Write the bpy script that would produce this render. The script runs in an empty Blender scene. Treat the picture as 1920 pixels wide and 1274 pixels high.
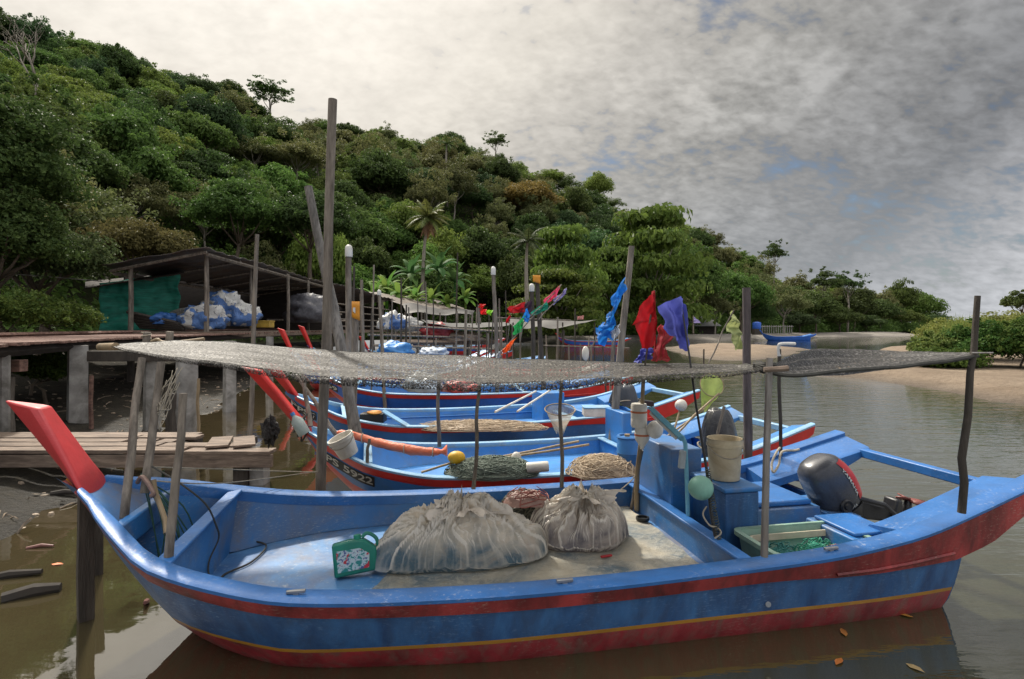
import bpy, bmesh, math, random
from mathutils import Vector, Matrix, noise as mnoise
rnd = random.Random(7)
C = bpy.context.scene.collection
SC = bpy.context.scene
F, H, HY = 1050.0, 2.0, 615.0
R = math.radians
V = Vector

def P(px, py, Y):                      # a point of the place seen in direction (px,py), Y metres out
    return V(((px-960)/F*Y, Y, H-(py-HY)/F*Y))
def G(px, py, z=0.0):                  # the point at height z
    return P(px, py, F*(H-z)/(py-HY))
def nz(x, y, z=0.0): return mnoise.noise(V((x, y, z)))
def lerp(a, b, t): return a+(b-a)*t
def interp(x, xs, ys):
    if x <= xs[0]: return ys[0]
    for i in range(1, len(xs)):
        if x <= xs[i]:
            t = (x-xs[i-1])/(xs[i]-xs[i-1]); return ys[i-1]+(ys[i]-ys[i-1])*t
    return ys[-1]
def sinterp(x, xs, ys):                # smooth (catmull-rom) version
    n = len(xs)
    if x <= xs[0]: return ys[0]
    if x >= xs[-1]: return ys[-1]
    for i in range(1, n):
        if x <= xs[i]: break
    i0 = max(i-2, 0); i3 = min(i+1, n-1)
    h = xs[i]-xs[i-1]; t = (x-xs[i-1])/h
    m1 = (ys[i]-ys[i0])/(xs[i]-xs[i0])*h; m2 = (ys[i3]-ys[i-1])/(xs[i3]-xs[i-1])*h
    t2, t3 = t*t, t*t*t
    return (2*t3-3*t2+1)*ys[i-1]+(t3-2*t2+t)*m1+(-2*t3+3*t2)*ys[i]+(t3-t2)*m2

# ------------------------------------------------------------------ camera
cd = bpy.data.cameras.new('camera'); cam = bpy.data.objects.new('camera', cd); C.objects.link(cam)
cam.location = (0, 0, H); cam.rotation_euler = (R(90), 0, 0)
cd.sensor_width = 36; cd.lens = F/1920*36; cd.shift_y = -(637-HY)/1920
cd.clip_start = 0.05; cd.clip_end = 6000
SC.camera = cam
SC.view_settings.view_transform = 'Standard'; SC.view_settings.look = 'None'
SC.view_settings.exposure = 0.28; SC.view_settings.gamma = 1.0; SC.view_settings.use_curve_mapping = False
SC.cycles.use_denoising = True
SC.cycles.max_bounces = 6; SC.cycles.transparent_max_bounces = 16
SC.cycles.sample_clamp_indirect = 4

# ------------------------------------------------------------------ node helpers
class NT:
    def __init__(s, tree): s.t = tree; s.n = tree.nodes; s.l = tree.links
    def add(s, typ, **kw):
        nd = s.n.new(typ); ins = kw.pop('ins', {})
        for k, v in kw.items(): setattr(nd, k, v)
        for k, v in ins.items():
            sock = nd.inputs[k]
            if isinstance(v, bpy.types.NodeSocket): s.l.new(v, sock)
            else: sock.default_value = v
        return nd
    def math(s, op, a, b=0.0, c=0.0, clamp=False):
        nd = s.n.new('ShaderNodeMath'); nd.operation = op; nd.use_clamp = clamp
        for i, v in enumerate((a, b, c)):
            if isinstance(v, bpy.types.NodeSocket): s.l.new(v, nd.inputs[i])
            else: nd.inputs[i].default_value = v
        return nd.outputs[0]
    def ramp(s, fac, stops, interp='LINEAR'):
        nd = s.n.new('ShaderNodeValToRGB'); cr = nd.color_ramp; cr.interpolation = interp
        while len(cr.elements) < len(stops): cr.elements.new(0.5)
        for e, (p, c) in zip(cr.elements, stops):
            e.position = p; e.color = (c, c, c, 1) if isinstance(c, (int, float)) else (*c[:3], 1)
        s.l.new(fac, nd.inputs[0]); return nd.outputs[0]
    def mix(s, fac, a, b, blend='MIX'):
        nd = s.n.new('ShaderNodeMix'); nd.data_type = 'RGBA'; nd.blend_type = blend
        for k, v in ((0, fac), (6, a), (7, b)):
            if isinstance(v, bpy.types.NodeSocket): s.l.new(v, nd.inputs[k])
            else: nd.inputs[k].default_value = v if k == 0 else (*v[:3], 1)
        return nd.outputs[2]
    def noise(s, vec, scale, detail=4, rough=.55, dist=0.0, w=None):
        nd = s.n.new('ShaderNodeTexNoise'); nd.inputs['Scale'].default_value = scale
        nd.inputs['Detail'].default_value = detail; nd.inputs['Roughness'].default_value = rough
        nd.inputs['Distortion'].default_value = dist
        s.l.new(vec, nd.inputs['Vector']); return nd.outputs['Fac']
    def scale(s, vec, xyz, loc=(0, 0, 0), rot=(0, 0, 0)):
        nd = s.n.new('ShaderNodeMapping'); nd.inputs['Scale'].default_value = xyz
        nd.inputs['Location'].default_value = loc; nd.inputs['Rotation'].default_value = rot
        s.l.new(vec, nd.inputs[0]); return nd.outputs[0]
def newmat(name):
    m = bpy.data.materials.new(name); m.use_nodes = True; m.node_tree.nodes.clear()
    t = NT(m.node_tree); out = t.add('ShaderNodeOutputMaterial')
    return m, t, out
MATS = {}
def pmat(name, col, rough=.55, var=.25, scale=5, stretch=(1, 1, 1), col2=None, grime=None, gscale=3, gamt=.5,
         scuff=None, samt=.5, bump=.0, bscale=40, bstretch=None, metal=0, spec=.5, alpha=None, trans=0, rand=0.0):
    """worn painted / wooden / plastic surface: large mottling, grime patches, fine scuffs, bump"""
    if name in MATS: return MATS[name]
    m, t, out = newmat(name)
    tc = t.add('ShaderNodeTexCoord').outputs['Object']
    oi = t.add('ShaderNodeObjectInfo')
    vv = t.add('ShaderNodeVectorMath', operation='ADD', ins={0: tc})
    rv = t.add('ShaderNodeVectorMath', operation='SCALE', ins={0: oi.outputs['Location'], 'Scale': 3.7}); t.l.new(rv.outputs[0], vv.inputs[1])
    sv = t.scale(vv.outputs[0], stretch)
    n1 = t.noise(sv, scale, 6, .6, .3)
    a = tuple(c*(1-var) for c in col); b = tuple(min(1, c*(1+var)) for c in (col2 or col))
    c = t.ramp(n1, [(.32, a), (.68, b)])
    if grime:
        n2 = t.noise(t.scale(vv.outputs[0], (1, 1, 1) if stretch == (1, 1, 1) else stretch, (3, 7, 1)), gscale, 8, .65, .6)
        f = t.math('MULTIPLY', t.ramp(n2, [(.45, 0.0), (.72, 1.0)]), gamt)
        c = t.mix(f, c, grime)
    if scuff:
        n3 = t.noise(t.scale(vv.outputs[0], (2, 2, 9), (1, 4, 2)), 14, 8, .75)
        n4 = t.noise(vv.outputs[0], 2.3, 3)
        f = t.math('MULTIPLY', t.math('MULTIPLY', t.ramp(n3, [(.55, 0.0), (.68, 1.0)]), t.ramp(n4, [(.4, 0.05), (.65, 1.0)])), samt)
        c = t.mix(f, c, scuff)
    if rand:
        hs = t.add('ShaderNodeHueSaturation', ins={'Color': c}); t.l.new(t.math('MULTIPLY_ADD', oi.outputs['Random'], rand*2, 1-rand), hs.inputs['Value']); c = hs.outputs[0]
    bs = t.add('ShaderNodeBsdfPrincipled', ins={'Base Color': c, 'Metallic': metal, 'Specular IOR Level': spec})
    n5 = t.noise(sv, scale*2.5, 5)
    t.l.new(t.math('MULTIPLY_ADD', n5, .35, rough-.17, True), bs.inputs['Roughness'])
    if alpha is not None: bs.inputs['Alpha'].default_value = alpha
    if bump:
        bv = t.scale(vv.outputs[0], bstretch or stretch)
        bn = t.noise(bv, bscale, 6, .6)
        bp = t.add('ShaderNodeBump', ins={'Strength': bump, 'Distance': .02, 'Height': bn}); t.l.new(bp.outputs[0], bs.inputs['Normal'])
    sh = bs.outputs[0]
    if trans:
        tr = t.add('ShaderNodeBsdfTranslucent', ins={'Color': c})
        mx = t.add('ShaderNodeMixShader', ins={0: trans, 1: sh, 2: tr.outputs[0]}); sh = mx.outputs[0]
    t.l.new(sh, out.inputs[0]); MATS[name] = m; return m

# ------------------------------------------------------------------ mesh builder + object bookkeeping
ORG = {}
class MB:
    def __init__(s): s.v = []; s.f = []; s.m = []; s.mi = 0
    def add(s, vs, fs):
        o = len(s.v); s.v.extend(V(p) for p in vs)
        for f in fs: s.f.append(tuple(i+o for i in f)); s.m.append(s.mi)
        return s
    def box(s, c, d, M=None):
        x, y, z = d[0]/2, d[1]/2, d[2]/2
        vs = [V((a*x, b*y, g*z)) for g in (-1, 1) for b in (-1, 1) for a in (-1, 1)]
        if M is not None: vs = [M @ p for p in vs]
        c = V(c)
        return s.add([p+c for p in vs], [(0, 2, 3, 1), (4, 5, 7, 6), (0, 1, 5, 4), (2, 6, 7, 3), (0, 4, 6, 2), (1, 3, 7, 5)])
    def hexa(s, p):                      # 8 corners: bottom 4 (ccw) then top 4
        return s.add(p, [(3, 2, 1, 0), (4, 5, 6, 7), (0, 1, 5, 4), (1, 2, 6, 5), (2, 3, 7, 6), (3, 0, 4, 7)])
    def tube(s, pts, r, n=8, cap=True, sq=1.0):
        pts = [V(p) for p in pts]; k = len(pts); rings = []
        up = None
        for i, p in enumerate(pts):
            d = (pts[min(i+1, k-1)]-pts[max(i-1, 0)]).normalized() if k > 1 else V((0, 0, 1))
            if up is None:
                up = d.cross(V((0, 0, 1)) if abs(d.z) < .9 else V((1, 0, 0))).normalized()
            up = (up-d*up.dot(d)).normalized(); w = d.cross(up)
            rr = r[i] if isinstance(r, (list, tuple)) else r
            rings.append([p+(up*math.cos(2*math.pi*j/n)+w*math.sin(2*math.pi*j/n)*sq)*rr for j in range(n)])
        vs = [q for g in rings for q in g]; fs = []
        for i in range(k-1):
            for j in range(n): fs.append((i*n+j, i*n+(j+1) % n, (i+1)*n+(j+1) % n, (i+1)*n+j))
        if cap: fs += [tuple(range(n-1, -1, -1)), tuple((k-1)*n+j for j in range(n))]
        return s.add(vs, fs)
    def lathe(s, prof, c=(0, 0, 0), n=20, M=None, cap=True):
        c = V(c); vs = []
        for (r, z) in prof:
            for j in range(n):
                p = V((r*math.cos(2*math.pi*j/n), r*math.sin(2*math.pi*j/n), z))
                vs.append((M @ p if M is not None else p)+c)
        k = len(prof); fs = []
        for i in range(k-1):
            for j in range(n): fs.append((i*n+j, i*n+(j+1) % n, (i+1)*n+(j+1) % n, (i+1)*n+j))
        if cap: fs += [tuple(range(n-1, -1, -1)), tuple((k-1)*n+j for j in range(n))]
        return s.add(vs, fs)
    def grid(s, fn, nu, nv, close=False):
        vs = [fn(i/(nu-1), j/(nv-1)) for i in range(nu) for j in range(nv)]; fs = []
        for i in range(nu-1):
            for j in range(nv-1): fs.append((i*nv+j, (i+1)*nv+j, (i+1)*nv+j+1, i*nv+j+1))
            if close: fs.append((i*nv+nv-1, (i+1)*nv+nv-1, (i+1)*nv, i*nv))
        return s.add(vs, fs)
    def blob(s, c, rad, n=14, amp=.15, freq=1.6, seed=0, flat=None):
        c = V(c); vs = []; fs = []
        rings = n//2+1
        for i in range(rings+1):
            th = math.pi*i/rings
            for j in range(n):
                ph = 2*math.pi*j/n
                d = V((math.sin(th)*math.cos(ph), math.sin(th)*math.sin(ph), math.cos(th)))
                k = 1+amp*(mnoise.noise(d*freq+V((seed, seed*1.7, 0)))+.5*mnoise.noise(d*freq*2.7+V((seed, 3, seed))))
                q = V((d.x*rad[0], d.y*rad[1], d.z*rad[2]))*k
                if flat is not None and q.z < flat: q.z = flat
                vs.append(c+q)
        for i in range(rings):
            for j in range(n): fs.append((i*n+j, (i+1)*n+j, (i+1)*n+(j+1) % n, i*n+(j+1) % n))
        return s.add(vs, fs)
    def rope(s, pts, r=.008, n=6, sub=6):
        pts = [V(p) for p in pts]; out = []
        for i in range(len(pts)-1):
            p0, p1, p2, p3 = pts[max(i-1, 0)], pts[i], pts[i+1], pts[min(i+2, len(pts)-1)]
            for k in range(sub):
                t = k/sub
                out.append(.5*((2*p1)+(p2-p0)*t+(2*p0-5*p1+4*p2-p3)*t*t+(3*p1-p0-3*p2+p3)*t**3))
        out.append(pts[-1]); return s.tube(out, r, n)
    def build(s, name, mats, parent=None, label=None, cat=None, group=None, kind=None, smooth=40, bevel=0, sub=0, origin=None, solid=0):
        if not s.v: s.v = [V((0, 0, 0))]
        if origin is None:
            xs = [p.x for p in s.v]; ys = [p.y for p in s.v]; zs = [p.z for p in s.v]
            origin = V(((min(xs)+max(xs))/2, (min(ys)+max(ys))/2, min(zs)))
        origin = V(origin)
        me = bpy.data.meshes.new(name); me.from_pydata([p-origin for p in s.v], [], s.f); me.update()
        if not isinstance(mats, (list, tuple)): mats = [mats]
        for m in mats: me.materials.append(m)
        if len(mats) > 1: me.polygons.foreach_set('material_index', s.m)
        if smooth:
            me.polygons.foreach_set('use_smooth', [True]*len(me.polygons)); me.set_sharp_from_angle(angle=R(smooth))
        o = bpy.data.objects.new(name, me); C.objects.link(o)
        ORG[o.name] = origin
        if parent is not None: o.parent = parent; o.location = origin-ORG[parent.name]
        else: o.location = origin
        if solid: md = o.modifiers.new('solid', 'SOLIDIFY'); md.thickness = solid; md.offset = 0
        if bevel: md = o.modifiers.new('bevel', 'BEVEL'); md.width = bevel; md.segments = 2; md.limit_method = 'ANGLE'
        if sub: md = o.modifiers.new('sub', 'SUBSURF'); md.levels = sub; md.render_levels = sub
        tag(o, label, cat, group, kind); return o
def tag(o, label=None, cat=None, group=None, kind=None):
    if label: o['label'] = label
    if cat: o['category'] = cat
    if group: o['group'] = group
    if kind: o['kind'] = kind
    return o
def thing(name, label, cat, loc, group=None):
    o = bpy.data.objects.new(name, None); C.objects.link(o); o.location = loc; o.empty_display_size = .1
    ORG[o.name] = V(loc); return tag(o, label, cat, group)
def copy_tree(o, parent=None):
    c = o.copy(); C.objects.link(c)
    if parent is not None: c.parent = parent
    ORG[c.name] = ORG.get(o.name, V((0, 0, 0)))
    for ch in list(o.children): copy_tree(ch, c)
    return c
def text_mesh(s, size):
    cu = bpy.data.curves.new('t', 'FONT'); cu.body = s; cu.size = size; cu.offset = size*.02; cu.align_x = 'CENTER'; cu.align_y = 'CENTER'; cu.resolution_u = 3
    ob = bpy.data.objects.new('t', cu); C.objects.link(ob)
    dg = bpy.context.evaluated_depsgraph_get(); me = bpy.data.meshes.new_from_object(ob.evaluated_get(dg))
    vs = [v.co.copy() for v in me.vertices]; fs = [tuple(p.vertices) for p in me.polygons]
    bpy.data.objects.remove(ob); bpy.data.curves.remove(cu); bpy.data.meshes.remove(me)
    return vs, fs

# ------------------------------------------------------------------ light and sky
SUN_AZ, SUN_EL = R(-30), R(46)       # azimuth from +Y (ahead) towards +X, elevation
sd = V((math.sin(SUN_AZ)*math.cos(SUN_EL), math.cos(SUN_AZ)*math.cos(SUN_EL), math.sin(SUN_EL)))
sl = bpy.data.lights.new('sun', 'SUN'); so = bpy.data.objects.new('sun', sl); C.objects.link(so)
sl.energy = 3.9; sl.angle = R(3.5); sl.color = (1, .93, .82)
so.rotation_euler = (-sd).to_track_quat('-Z', 'Y').to_euler(); so.location = (-20, 30, 40)
W = bpy.data.worlds.new('World'); SC.world = W; W.use_nodes = True; W.node_tree.nodes.clear()
t = NT(W.node_tree)
wo = t.add('ShaderNodeOutputWorld')
sky = t.add('ShaderNodeTexSky', sky_type='NISHITA', sun_disc=False, sun_elevation=SUN_EL, sun_rotation=SUN_AZ)
bg1 = t.add('ShaderNodeBackground', ins={'Color': sky.outputs[0], 'Strength': .06})
tc = t.add('ShaderNodeTexCoord').outputs['Generated']
sep = t.add('ShaderNodeSeparateXYZ', ins={0: tc})
zz = t.math('MAXIMUM', sep.outputs[2], 0.0)
den = t.math('ADD', zz, .45)
cx = t.math('DIVIDE', sep.outputs[0], den); cy = t.math('DIVIDE', sep.outputs[1], den)
pl = t.add('ShaderNodeCombineXYZ', ins={0: cx, 1: cy, 2: 0.0}).outputs[0]
dt = t.add('ShaderNodeVectorMath', operation='DOT_PRODUCT', ins={0: tc, 1: tuple(sd)}).outputs['Value']
big = t.noise(t.scale(pl, (1.2, 1.5, 1), (2.3, 5.1, 0), (0, 0, R(25))), 1.35, 5, .6, .5)
med = t.noise(t.scale(pl, (1.0, 1.15, 1), (7.7, 1.4, 0), (0, 0, R(-35))), 11.0, 6, .52, .4)
fin = t.noise(t.scale(pl, (1.0, 1.5, 1), (1.7, 9.4, 0), (0, 0, R(-50))), 33.0, 4, .5, .2)
# veil of thin cloud: bright round the sun, grey farther round, raised again behind the camera as added fill light
veil = t.ramp(dt, [(0, (.62, .62, .64)), (.25, (.50, .50, .52)), (.42, (.20, .205, .215)), (.55, (.265, .265, .265)), (.66, (.345, .338, .322)), (.78, (.49, .466, .428)), (.85, (.64, .602, .54)), (.91, (.77, .722, .65)), (.97, (.90, .85, .77))])
tex = t.math('ADD', t.math('MULTIPLY', med, .55), t.math('MULTIPLY', fin, .45))
lump = t.ramp(tex, [(.34, .68), (.48, .97), (.62, 1.25)])
near = t.ramp(dt, [(.66, 1.0), (.88, .25)])       # lumps flatten out in the glare
lm = t.mix(near, (1, 1, 1), lump)
cl = t.mix(1.0, veil, lm, 'MULTIPLY')
bigd = t.ramp(big, [(.38, .76), (.6, 1.12)])
cl = t.mix(t.math('MULTIPLY', near, .9), cl, t.mix(1.0, cl, bigd, 'MULTIPLY'))
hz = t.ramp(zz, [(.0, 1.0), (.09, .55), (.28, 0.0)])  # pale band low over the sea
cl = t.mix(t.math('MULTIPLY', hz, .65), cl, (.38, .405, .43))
cl = t.mix(t.ramp(zz, [(.56, 0.0), (.82, 1.0)]), cl, t.mix(1.0, cl, (4.0, 3.93, 3.85), 'MULTIPLY'))   # overhead cloud out of view, brightened as added fill light
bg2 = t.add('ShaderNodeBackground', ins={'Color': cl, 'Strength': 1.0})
holes = t.math('MULTIPLY', t.ramp(t.math('ADD', t.math('MULTIPLY', big, .5), t.math('MULTIPLY', tex, .5)), [(.335, 0.0), (.46, 1.0)]), 1.0)
holes = t.math('MAXIMUM', holes, t.ramp(dt, [(.80, 0.0), (.90, 1.0)]))
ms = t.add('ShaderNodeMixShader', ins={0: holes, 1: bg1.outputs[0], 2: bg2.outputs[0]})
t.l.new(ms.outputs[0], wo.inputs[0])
# ------------------------------------------------------------------ setting: water, mud, sand, hill
def water_mat():
    m, t, out = newmat('river_water')
    tc = t.add('ShaderNodeTexCoord').outputs['Object']
    sep = t.add('ShaderNodeSeparateXYZ', ins={0: tc})
    # murky shallows by the mud bank, greener and deeper out in the river
    n = t.noise(tc, .55, 5, .6, .4); n2 = t.noise(tc, 3.2, 6, .65, .8)
    dp = t.math('ADD', t.math('MULTIPLY_ADD', sep.outputs[0], .07, .55), t.math('MULTIPLY_ADD', n, .7, -.35), clamp=True)
    c = t.ramp(dp, [(.0, (.062, .048, .026)), (.35, (.05, .042, .021)), (.75, (.048, .048, .022)), (1, (.05, .052, .026))])
    c = t.mix(t.math('MULTIPLY', t.ramp(n2, [(.5, 0.0), (.7, 1.0)]), .35), c, (.05, .036, .018))
    bs = t.add('ShaderNodeBsdfPrincipled', ins={'Base Color': c, 'Roughness': .03, 'IOR': 1.33, 'Specular IOR Level': .9, 'Coat Weight': .9, 'Coat IOR': 2.0, 'Coat Roughness': .02})
    calm = t.ramp(t.math('MULTIPLY_ADD', sep.outputs[1], .05, t.math('MULTIPLY', sep.outputs[0], .12)), [(.1, .05), (.9, 1.0)])
    w1 = t.noise(t.scale(tc, (.8, 2.6, 1), (0, 0, 0), (0, 0, R(8))), 1.1, 3, .5, .3)
    w2 = t.noise(t.scale(tc, (1.0, 3.4, 1), (4, 2, 0), (0, 0, R(-6))), 4.0, 3, .55)
    hgt = t.math('MULTIPLY', t.math('ADD', t.math('MULTIPLY', w1, .020), t.math('MULTIPLY', w2, .0055)), calm)
    hgt = t.math('ADD', hgt, t.math('MULTIPLY', t.noise(tc, 1.6, 3), .003))
    bp = t.add('ShaderNodeBump', ins={'Strength': 1.0, 'Distance': 1.0, 'Height': hgt}); t.l.new(bp.outputs[0], bs.inputs['Normal']); t.l.new(bp.outputs[0], bs.inputs['Coat Normal'])
    t.l.new(bs.outputs[0], out.inputs[0]); return m
mb = MB()
def wf(u, v):
    return V((lerp(-400, 1400, u), lerp(-150, 4000, v), 0))
mb.add([(-300, -60, 0), (2500, -60, 0), (2500, 4000, 0), (-300, 4000, 0)], [(0, 1, 2, 3)])
mb.build('water', water_mat(), kind='structure', origin=(0, 0, 0), smooth=0)

def earth_mat(name, a, b, c3, wet=.35, sc=1.0):
    m, t, out = newmat(name)
    tc = t.add('ShaderNodeTexCoord').outputs['Object']; sep = t.add('ShaderNodeSeparateXYZ', ins={0: tc})
    n1 = t.noise(tc, .8*sc, 6, .6, .4); n2 = t.noise(tc, 7*sc, 8, .7); n3 = t.noise(t.scale(tc, (1, 1, 1), (5, 5, 5)), 28*sc, 5, .7)
    c = t.ramp(n1, [(.35, a), (.65, b)])
    c = t.mix(t.math('MULTIPLY', t.ramp(n2, [(.48, 0.0), (.66, 1.0)]), .7), c, c3)
    c = t.mix(t.math('MULTIPLY', t.ramp(n3, [(.5, 0.0), (.62, 1.0)]), .35), c, tuple(x*.45 for x in a))
    dry = t.math('MULTIPLY_ADD', sep.outputs[2], 5.0, 0.0, True)
    c = t.mix(dry, t.mix(1.0, c, (.5, .5, .5), 'MULTIPLY'), c)      # wet earth at the water's edge
    bs = t.add('ShaderNodeBsdfPrincipled', ins={'Base Color': c, 'Specular IOR Level': .25})
    t.l.new(t.math('ADD', t.math('MULTIPLY_ADD', dry, .45, wet-.1), t.math('MULTIPLY_ADD', n2, .5, -.2)), bs.inputs['Roughness'])
    bp = t.add('ShaderNodeBump', ins={'Strength': 1.0, 'Distance': .11, 'Height': t.math('ADD', n2, t.math('MULTIPLY', n3, .4))}); t.l.new(bp.outputs[0], bs.inputs['Normal'])
    t.l.new(bs.outputs[0], out.inputs[0]); return m
# left mud bank: waterline curve X(Y)
WLY = [-6, 2, 4.7, 6.1, 7.4, 10.5, 13.5, 17, 25, 40, 60, 75]
WLX = [-6.0, -5.0, -4.75, -5.05, -5.3, -6.7, -7.4, -8.3, -11, -14.5, -19, -22]
def mud_h(x, y):
    d = interp(y, WLY, WLX)-x
    h = .16*d if d < 0 else .105*d+.02*min(d, 1)
    if d > 6: h = .65+.16*(d-6)
    h += .09*nz(x*.6, y*.6)+.05*nz(x*1.7, y*1.7, 2)+.035*nz(x*4, y*4, 5)
    return max(h, -.6)
mb = MB()
mb.grid(lambda u, v: (lambda x, y: V((x, y, mud_h(x, y))))(interp(v, WLY and [0, 1], [-2.5, -2.5])-(u**1.5)*38-.16*max(0, v*80-4)+.8, -4+v**1.6*84), 150, 170)
mb.build('mud_bank', earth_mat('mud', (.018, .016, .011), (.042, .036, .025), (.085, .072, .05), .6), kind='structure', origin=(0, 0, 0), smooth=180)

def bank(name, mat, pts, top, edge=1.6, n=60, amp=.05, ext=None):
    """a low sand bank: outline given on the water plane, domed up to 'top'"""
    pts = [V((p.x, p.y, 0)) for p in pts]; cx = sum((p for p in pts), V())/len(pts)
    ring = []
    m = len(pts)
    for i in range(n):
        a = i/n*m; k = int(a); f = a-k
        p0, p1, p2, p3 = pts[(k-1) % m], pts[k % m], pts[(k+1) % m], pts[(k+2) % m]
        q = .5*((2*p1)+(p2-p0)*f+(2*p0-5*p1+4*p2-p3)*f*f+(3*p1-p0-3*p2+p3)*f**3)
        ring.append(q)
    mb = MB()
    def fn(u, v):
        q = ring[int(round(v*(n))) % n]; r = 1.0-u
        p = cx+(q-cx)*r
        dist = (q-cx).length*(1-r)
        z = -.08+top*min(1, (dist/edge))**.8
        z += amp*nz(p.x*.5, p.y*.5)*min(1, dist)+amp*.5*nz(p.x*2.1, p.y*2.1, 4)*min(1, dist)
        p = V((p.x+.15*nz(p.x, p.y, 9), p.y+.15*nz(p.x, p.y, 3), z)); return p
    mb.grid(fn, 40, n+1)
    return mb.build(name, mat, kind='structure', origin=(0, 0, 0), smooth=180)
sandm = earth_mat('sand', (.20, .15, .105), (.28, .22, .16), (.15, .115, .085), .5, .8)
greym = earth_mat('grey_sand', (.17, .155, .135), (.25, .23, .20), (.12, .11, .09), .5, .6)
bank('sand_bank', sandm, [G(1500, 697), G(1610, 712), G(1760, 735), G(1930, 762), V((19, 13.2, 0)), V((40, 12, 0)), V((60, 14, 0)), V((70, 45, 0)), G(1720, 652), G(1640, 668)], .42, 2.5)
bank('sand_flat', sandm, [G(1228, 652), G(1262, 664), G(1330, 676), G(1420, 677), G(1490, 668), G(1530, 655), G(1440, 648), G(1330, 645)], .32, 6, amp=.06)
# far shore: grey beach in front of the woods
bank('far_shore', greym, [G(1010, 645), G(1240, 640), G(1420, 638), G(1560, 632.5), G(1735, 628.8), V((160, 330, 0)), V((60, 300, 0)), V((-5, 120, 0))], .9, 8, amp=.12)

# ------------------------------------------------------------------ the hill
HPX = [-700, -300, -100, 0, 200, 420, 560, 700, 840, 1000, 1160, 1330, 1500, 1600, 1700, 1770, 1850]
HYF = [16, 21, 24, 26, 34, 46, 56, 64, 70, 80, 94, 112, 138, 165, 200, 232, 262]
HYR = [110, 120, 130, 132, 136, 142, 146, 152, 156, 160, 166, 172, 182, 205, 235, 258, 282]
HPY = [-60, -10, 20, 40, 82, 152, 206, 236, 240, 300, 352, 432, 507, 530, 562, 600, 622]
def hill_z(x, y):
    px = 960+F*x/max(y, 1)
    yf, yr, py = sinterp(px, HPX, HYF), sinterp(px, HPX, HYR), sinterp(px, HPX, HPY)
    zr = H+(HY-py)/F*yr-(8.0 if px < 1400 else 10.5); zr = max(zr, 1.2)
    tt = (y-yf)/(yr-yf)
    if tt < 0: return .75+tt*1.0
    if tt <= 1: z = .75+(zr-.75)*(tt**.93)
    else: z = zr-(tt-1)*(yr-yf)*.35
    z += (1.6*nz(x*.045, y*.045)+.7*nz(x*.13, y*.13, 4))*min(1, max(tt, 0)*4)*min(1, zr/12)
    return z
def hpt(px, Y):
    x = (px-960)/F*Y; return V((x, Y, hill_z(x, Y)))
mb = MB()
def hf(u, v):
    px = lerp(-700, 1850, u); yf, yr = sinterp(px, HPX, HYF), sinterp(px, HPX, HYR)
    return hpt(px, lerp(yf-5, yr+22, v))
mb.grid(hf, 150, 60)
hm = earth_mat('forest_floor', (.022, .026, .012), (.035, .045, .016), (.05, .04, .02), .8, .4)
mb.build('hill', hm, kind='structure', origin=(0, 0, 0), smooth=180)

# ------------------------------------------------------------------ trees
def leaf_mat(name, a, b, trans=.3, rough=.6, var=.5, spec=.25):
    m, t, out = newmat(name)
    oi = t.add('ShaderNodeObjectInfo'); ge = t.add('ShaderNodeNewGeometry')
    c = t.mix(t.ramp(ge.outputs['Random Per Island'], [(0, 0.0), (1, 1.0)]), a, b)
    hs = t.add('ShaderNodeHueSaturation', ins={'Color': c})
    t.l.new(t.math('MULTIPLY_ADD', oi.outputs['Random'], var, 1.16-var/2), hs.inputs['Value']); hs.inputs['Saturation'].default_value = .98
    t.l.new(t.math('MULTIPLY_ADD', t.math('FRACT', t.math('MULTIPLY', oi.outputs['Random'], 7.31)), .05, .475), hs.inputs['Hue'])
    bs = t.add('ShaderNodeBsdfPrincipled', ins={'Base Color': hs.outputs[0], 'Roughness': rough, 'Specular IOR Level': spec})
    tr = t.add('ShaderNodeBsdfTranslucent', ins={'Color': hs.outputs[0]})
    mx = t.add('ShaderNodeMixShader', ins={0: trans, 1: bs.outputs[0], 2: tr.outputs[0]})
    t.l.new(mx.outputs[0], out.inputs[0]); return m
def rdir(r):
    while True:
        d = V((r.uniform(-1, 1), r.uniform(-1, 1), r.uniform(-1, 1)))
        if .05 < d.length < 1: return d.normalized()
def leaf(vs, fs, p, nrm, L, wd, r):
    a = nrm.cross(rdir(r))
    if a.length < 1e-3: a = V((1, 0, 0))
    a.normalize(); b = nrm.cross(a)
    o = len(vs); dr = nrm*(-L*.18)
    vs += [p-a*L*.5+dr, p+b*wd*.5, p+a*L*.5+dr, p-b*wd*.5]; fs.append((o, o+1, o+2, o+3))
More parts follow.
